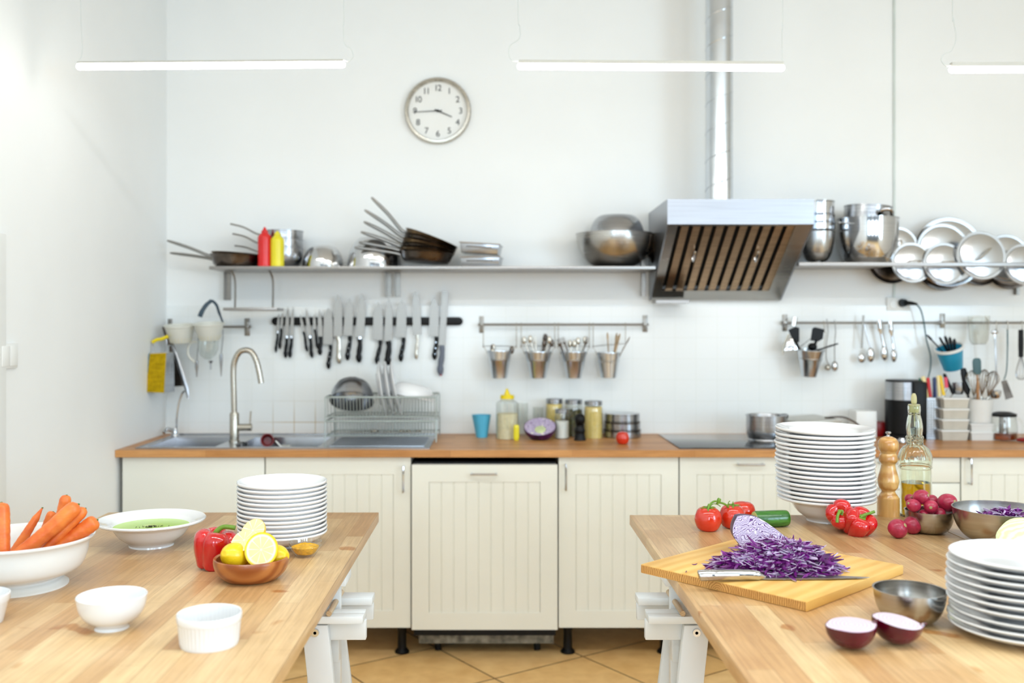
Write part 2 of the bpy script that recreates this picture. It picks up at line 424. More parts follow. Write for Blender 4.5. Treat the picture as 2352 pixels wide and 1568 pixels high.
t.l(t.ramp(t.noise(v, 60, 2), [(.25, (52,4,60)), (.5, (104,18,112)), (.7, (140,44,152)), (.86, (196,150,206))]), t.b.inputs['Base Color'])
t.set(rough=.28, coat=.2); M['shred'] = t.m
M['shredw'] = mat('pale_cabbage_edge', (210,190,224), .3, var=.2, scale=50)
M['cabw'] = mat('white_cabbage_leaf', (222,232,176), .4, var=.12, scale=18)
t = NT('white_cabbage_cut'); v = t.mapv()
w = t.n('ShaderNodeTexWave'); w.wave_type = 'RINGS'; w.rings_direction = 'SPHERICAL'; w.inputs['Scale'].default_value = 30; w.inputs['Distortion'].default_value = 6
t.l(v, w.inputs['Vector'])
t.l(t.ramp(w.outputs['Fac'], [(.1, (222,232,172)), (.5, (236,240,200)), (.9, (242,245,214))]), t.b.inputs['Base Color']); t.set(rough=.4); M['cabwcut'] = t.m
# radish, onion
t = NT('radish_skin'); v = t.mapv()
t.l(t.ramp(t.noise(v, 45, 4), [(.3, (146,24,54)), (.7, (188,48,80))]), t.b.inputs['Base Color']); t.set(rough=.34, coat=.15)
t.bump(t.noise(t.mapv((30,30,200)), 2, 3), .12, .001); M['radish'] = t.m
M['radtip'] = mat('radish_root_end', (186,160,112), .6, var=.2, scale=90)
M['onion'] = mat_steel('x', (0,0,0)) if False else mat('red_onion_skin', (96,0,34), .2, var=.25, scale=14, coat=.3, coat_rough=.06)
t = NT('red_onion_cut'); v = t.mapv((1,1.0,1))
w = t.n('ShaderNodeTexWave'); w.wave_type = 'RINGS'; w.rings_direction = 'Z'; w.inputs['Scale'].default_value = 48; w.inputs['Distortion'].default_value = .8
t.l(v, w.inputs['Vector'])
t.l(t.ramp(w.outputs['Fac'], [(0, (196,150,186)), (.16, (228,212,224)), (.9, (236,224,230)), (1, (214,180,206))]), t.b.inputs['Base Color']); t.set(rough=.25); M['onionc'] = t.m
# soup: green with paler oily swirl in the middle
t = NT('green_soup'); v = t.mapv()
ln = t.n('ShaderNodeVectorMath'); ln.operation = 'LENGTH'
n0 = t.n('ShaderNodeTexNoise'); n0.inputs['Scale'].default_value = 18; n0.inputs['Detail'].default_value = 4; t.l(v, n0.inputs['Vector'])
mx_ = t.n('ShaderNodeMix'); mx_.data_type = 'VECTOR'; mx_.inputs[0].default_value = .05; t.l(v, mx_.inputs[4]); t.l(n0.outputs['Color'], mx_.inputs[5])
ad = t.n('ShaderNodeVectorMath'); ad.operation = 'SUBTRACT'; ad.inputs[1].default_value = (.025,.025,.025); t.l(mx_.outputs[1], ad.inputs[0]); t.l(ad.outputs[0], ln.inputs[0])
t.l(t.ramp(ln.outputs['Value'], [(.0, (222,222,168)), (.035, (208,220,150)), (.055, (170,206,96)), (.09, (180,216,96))]), t.b.inputs['Base Color'])
t.set(rough=.18); M['soup'] = t.m
M['herb'] = mat('dried_herb', (70,74,22), .7, var=.4, scale=200)
# ================================================================ THE ROOM
XL, XR, YB, ZC = -1.557, 4.3, -3.2, 3.2
b = MB(); b.box(XL-.1, XR+.1, YB-.1, YW+.1, -.1, 0); struct('floor', b, M['floor'])
b = MB(); b.box(XL-.1, XR+.1, YB-.1, YW+.1, ZC, ZC+.1); struct('ceiling', b, M['ceiling'])
b = MB(); b.box(XL-.1, XR+.1, YW, YW+.1, 0, ZC); struct('wall_back', b, M['wall'])
b = MB(); b.box(XL-.1, XL, YB, YW, 0, ZC); struct('wall_left', b, M['wall'])
RW = (-2.2, .4, .95, 2.65)
b = MB(); b.box(XR, XR+.1, YB, RW[0], 0, ZC); b.box(XR, XR+.1, RW[1], YW, 0, ZC); b.box(XR, XR+.1, RW[0], RW[1], 0, RW[2]); b.box(XR, XR+.1, RW[0], RW[1], RW[3], ZC); struct('wall_right', b, M['wall'])
b = MB()
for (a0, a1, c0, c1) in ((RW[0],RW[1],RW[2],RW[2]+.06),(RW[0],RW[1],RW[3]-.06,RW[3]),(RW[0],RW[0]+.06,RW[2]+.06,RW[3]-.06),(RW[1]-.06,RW[1],RW[2]+.06,RW[3]-.06),(-.93,-.87,RW[2]+.06,RW[3]-.06)): b.box(XR+.02, XR+.08, a0, a1, c0, c1)
struct('window_4', b, M['white'])  # added window, out of view, to throw bluish light on the left wall
wins = [(-1.1, .1), (.7, 1.9), (2.5, 3.7)]; WZ0, WZ1 = .95, 2.65
b = MB(); b.box(XL-.1, XR+.1, YB-.1, YB, 0, WZ0); b.box(XL-.1, XR+.1, YB-.1, YB, WZ1, ZC)
xs = [XL-.1]+[x for w in wins for x in w]+[XR+.1]
for i in range(0, len(xs), 2): b.box(xs[i], xs[i+1], YB-.1, YB, WZ0, WZ1)
struct('wall_rear', b, mat('slate_blue_paint', (96,106,116), .5))  # unseen wall coloured dark to cut fill and give the metals contrast
for i, (x0, x1) in enumerate(wins):
    b = MB()
    for (a0, a1, c0, c1) in ((x0,x1,WZ0,WZ0+.06),(x0,x1,WZ1-.06,WZ1),(x0,x0+.06,WZ0+.06,WZ1-.06),(x1-.06,x1,WZ0+.06,WZ1-.06),((x0+x1)/2-.03,(x0+x1)/2+.03,WZ0+.06,WZ1-.06)):
        b.box(a0, a1, YB-.08, YB-.02, c0, c1)
    struct('window_%d' % (i+1), b, M['white'])
# tiled splashback
zt = P(0, 702, YW)[2]
b = MB(); b.box(XL, XR, YW-.008, YW, KZ, zt); struct('trim_1', b, M['tile'])
# thin cable duct on the back wall
b = MB(); x = P(2053,0,YW)[0]; b.box(x-.0045, x+.0045, YW-.009, YW-.0005, P(0,686,YW)[2], ZC); struct('trim_2', b, mat('cable_cover', (216,224,218), .4))
# door casing at the left edge of the picture
b = MB(); b.box(XL, XL+.012, 2.7, 3.055, 0, 1.66); struct('trim_3', b, M['white'], .002)

# light switch on the left wall
def wallplate():
    y0, y1 = 3.02, 3.135; z0 = 1.235; z1 = 1.315
    t = thing('light_switch', 'white double light switch on the left wall', 'switch', (XL, (y0+y1)/2, (z0+z1)/2))
    b = MB(); b.box(XL, XL+.009, y0, y1, z0, z1); part('plate', b, M['white'], t, world=True, bevel=.002)
    for k in range(2):
        b = MB(); b.box(XL+.009, XL+.013, y0+.008+k*.051, y0+.056+k*.051, z0+.008, z1-.008); part('rocker', b, M['white'], t, world=True, bevel=.001)
wallplate()

# ================================================================ WORKTOP AND CABINETS
CF = 3.98                                   # plane of the cabinet fronts
SX0, SX1, SY0, SY1 = -1.487, -.275, 4.0, 4.50      # sink plate
BW = ((-1.455,-1.175,4.05,4.40), (-1.09,-.745,4.05,4.40))
b = MB(); z0, z1 = KZ-.029, KZ
b.box(XL+.001, 2.75, 3.955, 4.03, z0, z1); b.box(XL+.001, 2.75, 4.42, YW-.009, z0, z1)
b.box(XL+.001, -1.475, 4.03, 4.42, z0, z1); b.box(-.73, 2.75, 4.03, 4.42, z0, z1); b.box(-1.165, -1.10, 4.03, 4.42, z0, z1)
solo('worktop', b, M['worktop'], 'long oiled wooden worktop running along the back wall', 'worktop', (0,0,0))

def panel_door(name, x0, x1, z0, z1, parent, planks=True, rad=.0025):
    """framed door with a sunk beadboard panel"""
    b = MB(); y0 = CF; y1 = CF+.02; fw = .07
    xi0, xi1, zi0, zi1 = x0+fw, x1-fw, z0+fw, z1-fw
    if not planks:
        b.box(x0, x1, y0, y1, z0, z1)
        return part(name, b, M['cab'], parent, world=True, bevel=rad)
    b.box(x0, xi0, y0, y1, z0, z1); b.box(xi1, x1, y0, y1, z0, z1)
    b.box(xi0, xi1, y0, y1, z0, zi0); b.box(xi0, xi1, y0, y1, zi1, z1)
    n = max(2, round((xi1-xi0)/.052)); w = (xi1-xi0)/n; g = .003
    for k in range(n):
        a0 = xi0+k*w; a1 = a0+w
        pts = [(a0, y0+.0065), (a0+g, y0+.003), (a1-g, y0+.003), (a1, y0+.0065), (a1, y1), (a0, y1)]
        vs = [(p[0], p[1], zi0) for p in pts]+[(p[0], p[1], zi1) for p in pts]
        fs = [tuple(range(6)), tuple(range(11,5,-1))]+[(i, (i+1) % 6, (i+1) % 6+6, i+6) for i in range(6)]
        b.add(vs, fs)
    return part(name, b, M['cab'], parent, world=True, smooth=False)
def handle(x, z, parent, vertical=True, L=.1):
    b = MB(); y = CF; h = L/2
    d = Vector((0,0,1)) if vertical else Vector((1,0,0)); c = Vector((x, y, z))
    pts = [c-d*h, c-d*h+Vector((0,-.02,0)), c-d*(h-.006)+Vector((0,-.028,0)), c+d*(h-.006)+Vector((0,-.028,0)), c+d*h+Vector((0,-.02,0)), c+d*h]
    b.tube(cr(pts, 3), .0042, 8)
    return part('handle', b, M['chrome'], parent, world=True, label='bright chrome bow handle')
def fx(px): return P(px, 0, CF)[0]
zt_, zb_ = KZ-.032, P(0, 1441, CF)[2]
def cabinet(px0, px1, label, doors, name='base_cabinet', legs=True):
    x0, x1 = fx(px0), fx(px1)
    t = thing(name, label, 'cabinet', ((x0+x1)/2, 4.27, 0))
    b = MB(); th = .018; y0, y1 = CF+.022, YW-.012
    b.box(x0+.0015, x0+th, y0, y1, zb_, zt_); b.box(x1-th, x1-.0015, y0, y1, zb_, zt_)
    b.box(x0+th, x1-th, y0, y1, zb_, zb_+th); b.box(x0+th, x1-th, y1-.008, y1, zb_+th, zt_)
    part('carcass', b, M['cabin'], t, world=True)
    for d in doors: d(t, x0+.0015, x1-.0015)
    if legs:
        for lx in (x0+.045, x1-.045):
            for ly in (CF+.085, YW-.08):
                b = MB(); b.T = Matrix.Translation((lx, ly, 0))
                b.lathe([(0,0),(.03,0),(.031,.006),(.024,.014),(.019,.02),(.017,.09),(.02,.1),(.026,zb_-.004),(.026,zb_),(0,zb_)], 16)
                part('leg', b, M['black'], t, world=True)
    return t
def D(z0=None, z1=None, planks=True, hnd=None, name='door'):
    def f(t, x0, x1):
        d = panel_door(name, x0, x1, z0 if z0 is not None else zb_, z1 if z1 is not None else zt_-.001, t, planks)
        if hnd:
            side, zc = hnd
            if side == 'C': h = handle((x0+x1)/2, zc, d, False)
            else: h = handle(x0+.028 if side == 'L' else x1-.028, zc, d, True)
        return d
    return f
zh = P(0, 1099, CF)[2]
cabinet(280, 608, 'plain flat cream cabinet at the left end below the sink', [D(planks=False)])
cabinet(609.5, 944, 'cream cabinet with grooved door left of the dishwasher', [D(hnd=('R', zh))])
cabinet(1282.5, 1559, 'narrower cream cabinet with grooved door right of the dishwasher', [D(hnd=('L', P(0,1094,CF)[2]))])
cabinet(1560.5, 1885, 'cream cabinet below the hob behind the far tomatoes', [D(hnd=('C', P(0,1065,CF)[2]))])
zz = [zt_-.001, P(0,1109,CF)[2], P(0,1190,CF)[2], P(0,1300,CF)[2], zb_]
cabinet(1886.5, 2206, 'cream drawer cabinet behind the oil bottle', [D(zz[i+1]+.0015, zz[i]-.0015, False, ('C', zz[i]-.02), 'drawer') for i in range(4)])
cabinet(2207.5, 2532, 'cream cabinet with a vertical handle at the right edge', [D(hnd=('L', P(0,1081,CF)[2]))])
# dishwasher
x0, x1 = fx(946.5), fx(1280)
t = thing('dishwasher', 'built-in dishwasher behind a cream grooved panel, black gap above', 'dishwasher', ((x0+x1)/2, 4.27, 0))
d = None
b = MB(); b.box(x0+.006, x1-.006, CF+.024, YW-.05, .09, zt_-.022); part('tub', b, M['black'], t, world=True)
zf = P(0,1066,CF)[2]
_y = CF; CF = 3.965
d = panel_door('front_panel', x0, x1, P(0,1446,3.965)[2], zf, t); handle((x0+x1)/2-.003, P(0,1087,CF)[2], d, False)
CF = _y
b = MB(); b.box(x0+.004, x1-.004, 3.987, 3.998, zf-.01, zf+.001); part('seal_strip', b, M['alu'], t, world=True)
b = MB(); b.box(x0+.022, x1-.01, 4.06, 4.075, P(0,1477,4.06)[2], .13); part('plinth', b, M['mortar'], t, world=True)
for q, yy in ((.1,4.1), (.52,4.1), (.1,4.45), (.52,4.45)):
    b = MB(); b.cyl((x0+q, yy, 0), (x0+q, yy, .09), .014, 12); part('foot', b, M['black'], t, world=True)

# ================================================================ TABLES
def table(x0, x1, y1, label):
    b = MB(); b.box(x0, x1, 1.02, y1, TZ-.03, TZ)
    return solo('table_top', b, M['table'], label, 'table', ((x0+x1)/2, (1.02+y1)/2, TZ-.03), world=True, bevel=.002)
table(-1.186, -.357, 2.96, 'light butcher block table top holding the carrots and lemons')
table(.405, 1.254, 2.92, 'light butcher block table top under the chopping board')
table(1.2565, 2.1, 2.92, 'butcher block table top at the right edge, butted against its neighbour')
def trestle(xe, sg, label, yo=0, group=None, vis=True):
    """xe: table edge; sg=+1 table lies to +x, -1 to -x"""
    t = thing('trestle', label, 'trestle', (xe+sg*.4, 2.34+yo, 0), group=group)
    def X(a): return xe+sg*a
    W = .80
    for k, yy in enumerate((2.27, 2.405)):
        b = MB(); b.box(X(-.053), X(W+.04), yy+yo, yy+.02+yo, .632+.006*k, .679); part('rail', b, M['whitew'], t, world=True, bevel=.003)
    b = MB(); b.box(X(-.050), X(W+.035), 2.238+yo, 2.2685+yo, .680, .697); b.box(X(-.050), X(W+.035), 2.2695+yo, 2.30+yo, .6795, .697); part('ledge', b, M['whitew'], t, world=True, bevel=.001)
    b = MB(); b.box(X(-.052), X(W+.035), 2.39+yo, 2.445+yo, .6795, .697); part('ledge', b, M['whitew'], t, world=True, bevel=.001)
    for e in (0, 1):
        a0, a1 = (.018, .098) if e == 0 else (W-.11, W-.03)
        b = MB(); b.box(X(a0), X(a1), 2.335+yo, 2.36+yo, .45, TZ-.0305-.02)
        p = part('post', b, M['whitew'], t, world=True, bevel=.002)
        b = MB(); b.box(X(a0-.002), X(a0+.05), 2.302+yo, 2.334+yo, .568, .631); part('spacer', b, M['whitew'], t, world=True, bevel=.003)
        s1 = -1 if e == 0 else 1
        for (yt, ybm) in ((2.243, 2.243), (2.432, 2.50)):
            xa, xb = (.033, .093) if e == 0 else (W-.10, W-.04)
            sp = .072*s1
            b = MB(); n = 2
            zt = .675; 
            vs = []
            for z, f in ((0,1),(zt,0)):
                yy = yt+(ybm-yt)*f+yo
                for (px_, py_) in ((xa+sp*f, 0),(xb+sp*f, 0),(xb+sp*f, .024),(xa+sp*f, .024)): vs.append((X(px_), yy+py_, z))
            b.add(vs, [(0,3,2,1),(4,5,6,7),(0,1,5,4),(1,2,6,5),(2,3,7,6),(3,0,4,7)])
            l = part('leg', b, M['whitew'], t, world=True, bevel=.0025)
            if yt < 2.3:
                cx = X((xa+xb)/2+ (.002*s1)); zc = P(0,1452,2.243)[2]
                b = MB(); b.cyl((cx, 2.2425+yo, zc), (cx, 2.238+yo, zc), .0095, 24, .009); b.cyl((cx, 2.238+yo, zc), (cx, 2.2385+yo, zc), .004, 6)
                part('bolt', b, M['chrome'], l, world=True, label='round bolt head')
        px_ = X(.028 if e == 0 else a1-.035)
        for zq in (.7045,):
            b = MB(); b.cyl((px_, 2.236+yo, zq), (px_, 2.42+yo, zq), .0065, 16); part('peg', b, M['plywood'], t, world=True, label='bare wooden peg')
    b = MB(); b.box(X(.0), X(W+.02), 2.30+yo, 2.395+yo, TZ-.0505, TZ-.0305); part('top_bar', b, M['whitew'], t, world=True, bevel=.002)
    return t
trestle(-.357, -1, 'white wooden trestle under the left table', group=None)
trestle(.405, 1, 'white wooden trestle under the right table, peg and bolt showing')

# ================================================================ SINK, TAPS
t = thing('sink', 'stainless double sink with ribbed drainboard set in the worktop', 'sink', ((SX0+SX1)/2, 4.25, KZ))
b = MB(); zt = KZ+.003
def ringbox(b, X0, X1, Y0, Y1, cuts, z0, z1):
    xs = sorted({X0, X1}|{c[0] for c in cuts}|{c[1] for c in cuts}); 
    for i in range(len(xs)-1):
        xa, xb = xs[i], xs[i+1]; cc = [c for c in cuts if c[0] <= xa+1e-6 and c[1] >= xb-1e-6]
        if not cc: b.box(xa, xb, Y0, Y1, z0, z1)
        else: b.box(xa, xb, Y0, cc[0][2], z0, z1); b.box(xa, xb, cc[0][3], Y1, z0, z1)
ringbox(b, SX0, SX1, SY0, SY1, BW, KZ, zt)
b.box(SX0, SX1, SY0-.003, SY0, KZ, zt+.002); b.box(SX0, SX1, SY1, SY1+.004, KZ, zt+.006); b.box(SX0-.003, SX0, SY0, SY1, KZ, zt+.002); b.box(SX1, SX1+.003, SY0, SY1, KZ, zt+.002)
for k in range(13):
    y = 4.06+k*.026; b.box(-.70, -.30, y, y+.008, zt, zt+.0025)
part('sink_plate', b, M['steel'], t, world=True)
for i, (x0, x1, y0, y1) in enumerate(BW):
    dz = .15 if i == 0 else .13
    b = MB(); zb = KZ-dz; e = .012
    ring = lambda x0,x1,y0,y1,z: [(x0,y0,z),(x1,y0,z),(x1,y1,z),(x0,y1,z)]
    vs = ring(x0,x1,y0,y1,zt)+ring(x0+e,x1-e,y0+e,y1-e,zb)+ring(x0-.001,x1+.001,y0-.001,y1+.001,zt)+ring(x0+e-.001,x1-e+.001,y0+e-.001,y1-e+.001,zb-.001)
    fs = [(k, 4+k, 4+(k+1) % 4, (k+1) % 4) for k in range(4)]+[(4,5,6,7)]+[(8+k, 8+(k+1) % 4, 12+(k+1) % 4, 12+k) for k in range(4)]+[(12,15,14,13)]
    fs += [(k, (k+1) % 4, 8+(k+1) % 4, 8+k) for k in range(4)]
    b.add(vs, fs); q = part('basin', b, M['steel'], t, world=True, smooth=False)
    b = MB(); b.T = Matrix.Translation(((x0+x1)/2, (y0+y1)/2, zb+.0005)); b.lathe([(0,0),(.04,0),(.043,.002),(.04,.004),(.02,.002),(0,.002)], 24); part('drain', b, M['chrome'], q, world=True)
# main mixer tap
Yt = 4.22; s = Yt/F; bx = (538.5-CX)*s
t = thing('kitchen_tap', 'tall arched satin nickel mixer tap behind the sink', 'tap', (bx, Yt, zt))
b = MB(); b.T = Matrix.Translation((bx, Yt, zt)); h = (1017-950)*s
b.lathe([(0,0),(.024,0),(.024,.006),(.0205,.01),(.0205,h-.006),(.018,h),(0,h)], 32); part('body', b, M['nickel'], t, world=True)
pts = [P(538,952,Yt),(P(537,905,Yt)),P(536,860,Yt),P(538,833,Yt),P(548,811,Yt),P(562,804,Yt),P(577,808,Yt),P(588,826,Yt),P(595,852,Yt),P(600,880,Yt)]
b = MB(); b.tube(cr(pts, 6), .0125, 20); part('spout', b, M['nickel'], t, world=True)
b = MB(); a = P(545,981,Yt); c = P(578,981,Yt); b.cyl(a, c, .0155, 24); lv = part('lever_housing', b, M['nickel'], t, world=True)
b = MB(); b.cyl(P(574,974,Yt), P(576,944,Yt), .0035, 12); part('lever', b, M['nickel'], lv, world=True)
# small filter tap
Yt = 4.46; s = Yt/F
t = thing('filter_tap', 'small chrome drinking water tap with thin curved spout in the corner', 'tap', (P(402,1000,Yt)[0], Yt, KZ+.003))
b = MB(); b.T = Matrix.Translation((P(402,1000,Yt)[0], Yt, KZ+.003)); b.lathe([(0,0),(.02,0),(.018,.008),(.013,.012),(.012,.03),(.009,.036),(0,.036)], 24)
b.T = Matrix.Identity(4); part('body', b, M['chrome'], t, world=True)
b = MB(); b.tube(cr([P(402,990,Yt),P(384,986,Yt),P(376,994,Yt-.03)], 4), [.009]*5+[.006]*4, 12); part('lever', b, M['chrome'], t, world=True)
b = MB(); b.tube(cr([P(405,986,Yt),P(406,958,Yt),P(411,925,Yt),P(419,903,Yt),P(426,898,Yt),P(430,905,Yt),P(432,915,Yt)], 5), .0045, 10); part('spout', b, M['chrome'], t, world=True)

# ================================================================ LAMPS, CLOCK, HOOD, DUCT, SOCKET
def lamp(px0, px1, pyl, pyr, Y, label, cords, th=10):
    a, c = P(px0, pyl, Y), P(px1, pyr, Y)
    t = thing('pendant_lamp', label, 'lamp', (a+c)/2, group=None)
    s = Y/F; ax = (c-a).normalized()
    b = MB(); o = Vector((0,0,13.5*s)); h = MB()
    for v0, v1, zz0, zz1 in ((a, c, 5.5*s, (5.5+th)*s),):
        q = [(v0+ax*.006), (v1-ax*.006)]
        vs = [q[0]+Vector((0,-.012,zz0)), q[1]+Vector((0,-.012,zz0)), q[1]+Vector((0,.012,zz0)), q[0]+Vector((0,.012,zz0)),
              q[0]+Vector((0,-.010,zz1)), q[1]+Vector((0,-.010,zz1)), q[1]+Vector((0,.010,zz1)), q[0]+Vector((0,.010,zz1))]
        h.add(vs, [(0,3,2,1),(4,5,6,7),(0,1,5,4),(1,2,6,5),(2,3,7,6),(3,0,4,7)])
    part('housing', h, M['alu'], t, world=True)
    b = MB(); n = 3
    b.tube([a, a+ax*.003, a+ax*.008, c-ax*.008, c-ax*.003, c], [.004,.0085,.011,.011,.0085,.004], 16); part('tube', b, M['tube'], t, world=True)
    for pts in cords:
        b = MB(); pp = [P(x, y, Y) for x, y in pts]; top = pp[0].copy(); top.z = ZC
        pp = [top]+pp
        b.tube(cr(pp, 5), .0016 if len(pts) > 3 else .001, 6); part('cord', b, M['cord'], t, world=True)
    return t
YL = 3.25
lamp(176, 793, 153, 148, YL, 'lit hanging tube lamp at the upper left', [[(185,0),(189,110),(182,138)], [(790,0),(789,60),(792,100),(806,112),(811,130),(800,141),(789,137)]], 5)
lamp(1188, 1802, 152, 156, YL, 'lit hanging tube lamp in front of the metal duct', [[(1190,0),(1194,60),(1193,88),(1172,105),(1169,126),(1176,139),(1190,140)], [(1798,0),(1796,80),(1797,140)]], 8)
lamp(2180, 2800, 160, 158, YL, 'lit hanging tube lamp cut off by the right edge', [[(2188,0),(2189,40),(2196,85),(2186,115),(2167,125),(2163,140),(2175,152),(2183,150)], [(2796,0),(2796,80),(2796,146)]], 10)

# wall clock
c = P(1006, 256, YW); R = .157
t = thing('wall_clock', 'round silver-rimmed wall clock showing quarter to four', 'clock', c)
rot = Matrix.Translation(c) @ Matrix.Rotation(PI/2, 4, 'X')
b = MB(); b.T = rot; b.lathe([(R-.004,0),(R,.004),(R,.022),(R-.006,.033),(R-.014,.034),(R-.018,.026),(R-.019,.012),(R-.019,.002),(R-.019,0)], 72, close=True); part('rim', b, M['nickel'], t, world=True)
b = MB(); b.T = rot; b.lathe([(0,.003),(R-.019,.003),(R-.019,.008),(0,.008)], 64); part('dial', b, M['white'], t, world=True, label='white dial')
for k in range(1, 13):
    nb = MB()
    cu = bpy.data.curves.new('n', 'FONT'); cu.body = str(k); cu.size = .041; cu.extrude = .0004; cu.align_x = 'CENTER'; cu.align_y = 'CENTER'; cu.space_character = .8
    ob = bpy.data.objects.new('n', cu); me = bpy.data.meshes.new_from_object(ob)
    a = PI/2-k*PI/6; ox = .108*math.cos(a); oz = .108*math.sin(a)
    base = [Vector(v.co) for v in me.vertices]
    nb.add([(c.x+ox+v.x, c.y-.009-v.z, c.z+oz+v.y) for v in base], [tuple(p.vertices) for p in me.polygons])
    bpy.data.objects.remove(ob); bpy.data.curves.remove(cu); bpy.data.meshes.remove(me)
    part('numeral', nb, M['black'], t, world=True, smooth=False)
def hand(ang, L, w, back, nm, y):
    d = Vector((math.cos(ang), 0, math.sin(ang))); n = Vector((-d.z, 0, d.x)); b = MB()
    p = [c-d*back-n*w, c-d*back+n*w, c+d*L+n*w*.6, c+d*L-n*w*.6]
    vs = [v+Vector((0,-y,0)) for v in p]+[v+Vector((0,-y-.001,0)) for v in p]
    b.add(vs, [(0,1,2,3),(7,6,5,4),(0,4,5,1),(1,5,6,2),(2,6,7,3),(3,7,4,0)]); part(nm, b, M['black'], t, world=True)
hand(math.radians(-23), .072, .003, .016, 'hour_hand', .012); hand(math.radians(183), .118, .0022, .02, 'minute_hand', .015)
b = MB(); b.T = rot; b.lathe([(0,.0105),(.006,.0105),(.006,.018),(0,.018)], 16); part('hand_cap', b, M['black'], t, world=True)

# cooker hood
x0, x1 = .7257, 1.3447; yf = 4.08; zt0, zt1 = 1.80, 1.906; zb = 1.4917; yb = YW
t = thing('cooker_hood', 'slanted stainless cooker hood with baffle filters on the back wall', 'cooker hood', ((x0+x1)/2, 4.4, zb))
b = MB()
prof = [(yf, zt0), (yf, zt1), (yb-.002, zt1), (yb-.002, zb), (yb-.03, zb)]
th = .006
for xa, xb in ((x0, x0+th), (x1-th, x1)):
    n = len(prof); vs = [(xa, y, z) for y, z in prof]+[(xb, y, z) for y, z in prof]
    b.add(vs, [tuple(range(n)), tuple(range(2*n-1, n-1, -1))]+[(i, i+n, (i+1) % n+n, (i+1) % n) for i in range(n)])
b.box(x0+th, x1-th, yf, yb-.002, zt1-.004, zt1); b.box(x0+th, x1-th, yf, yf+.004, zt0, zt1-.004)
part('canopy', b, M['hood'], t, world=True)
# slanted frame: u along x, s along slope from (yf,zt0) to (yb-.03,zb)
A = Vector((0, yf+.002, zt0)); B = Vector((0, yb-.03, zb+.002)); L = (B-A).length; dv = (B-A).normalized(); nv = Vector((0, -dv.z, dv.y)) # outward (down/forward)
if nv.z > 0: nv = -nv
def sl(x, s_, n_): return Vector((x, 0, 0))+A+dv*s_+nv*n_
def sbox(b, xa, xb, s0, s1, n0, n1):
    vs = [sl(x, s_, n_) for n_ in (n0, n1) for (x, s_) in ((xa,s0),(xb,s0),(xb,s1),(xa,s1))]
    b.add(vs, [(0,3,2,1),(4,5,6,7),(0,1,5,4),(1,2,6,5),(2,3,7,6),(3,0,4,7)])
fm = .035
b = MB(); sbox(b, x0+th, x0+.045, 0, L, -.012, 0); sbox(b, x1-.075, x1-th, 0, L, -.012, 0); sbox(b, x0+.045, x1-.075, 0, .012, -.012, 0); sbox(b, x0+.045, x1-.075, L-.075, L, -.012, 0)
part('filter_frame', b, M['bowlm'], t, world=True)
b = MB(); sbox(b, x0+.045, x1-.075, .012, L-.075, -.035, -.03); part('filter_back', b, M['gap'], t, world=True)
n = 10; xa, xb = x0+.045, x1-.075; w = (xb-xa)/n
for k in range(2):
    b = MB()
    for i in range(n//2):
        q = xa+(k*(n//2)+i)*w
        sbox(b, q+.019, q+w, .014, L-.077, -.016, -.006)
    f = part('baffle_filter', b, M['baffle'], t, world=True)
    b = MB(); cxh = (xa+w*2.05) if k == 0 else (xa+w*7.6); m = L*.38
    pts = [sl(cxh, m-.03, -.006), sl(cxh, m-.03, .012), sl(cxh, m+.03, .012), sl(cxh, m+.03, -.006)]
    b.tube(cr(pts, 4), .005, 10); part('filter_handle', b, M['chrome'], f, world=True)
b = MB(); p0 = P(1510, 686, 4.5); p1 = P(1575, 697, 4.5); b.box(x0+.01, p1[0], 4.43, 4.54, p1[2], zb-.002); part('switch_box', b, M['shelf'], t, world=True)

# ventilation duct with spiral seam
xd, yd = P(1652, 0, 4.36)[0], 4.36; r = .0605
t = thing('ventilation_duct', 'round galvanised ventilation duct rising from the hood', 'duct', (xd, yd, 1.906))
b = MB(); b.T = Matrix.Translation((xd, yd, 0)); b.lathe([(r-.002,1.908),(r,1.908),(r,ZC-.001),(r-.002,ZC-.001)], 48, close=True); part('pipe', b, M['galv'], t, world=True)
pts = []; N = 24; turns = 10; z0 = 1.92; pitch = (ZC-.01-z0)/turns
for k in range(N*turns+1):
    a = 2*PI*k/N; pts.append((xd+r*math.cos(a), yd+r*math.sin(a), z0+pitch*k/N))
b = MB(); b.tube(pts, .0022, 6); part('spiral_seam', b, M['galv'], t, world=True)

# wall socket with plug and cable
a, c2 = P(2035, 683, YW), P(2087, 713, YW)
t = thing('wall_socket', 'white double wall socket with a black plug in it', 'socket', ((a+c2)/2))
b = MB(); b.box(a.x, c2.x, YW-.016, YW, c2.z, a.z); part('plate', b, M['white'], t, world=True, bevel=.003)
for px in (2050, 2074):
    b = MB(); q = P(px, 698, YW); b.T = Matrix.Translation((q.x, YW-.016, q.z)) @ Matrix.Rotation(PI/2, 4, 'X'); b.lathe([(0,.0005),(.018,.0005),(.021,.003),(.022,0),(.0,0)], 24); part('outlet', b, M['white'], t, world=True)
Yc = 4.52
t = thing('power_cable', 'black plug and thin cable running down to the black kettle', 'cable', P(2081, 695, Yc))
b = MB(); q = P(2081, 695, Yc); b.cyl((q.x, YW-.017, q.z), (q.x, YW-.045, q.z), .02, 20, .017); b.tube(cr([(q.x, YW-.035, q.z), P(2092,696,Yc), P(2106,698,Yc)], 3), [.012,.011,.01,.009,.008,.006,.005], 12); part('plug', b, M['black'], t, world=True)
b = MB(); b.tube(cr([P(2104,698,Yc),P(2114,710,Yc),P(2121,735,Yc),P(2128,780,Yc),P(2137,815,Yc),P(2137,845,Yc),P(2132,868,Yc),P(2128,900,Yc+.02),P(2120,985,Yc+.02)], 6), .0035, 8); part('cord', b, M['cordt'], t, world=True)
trestle(1.2565, 1, 'white wooden trestle under the table top at the right edge', .24)
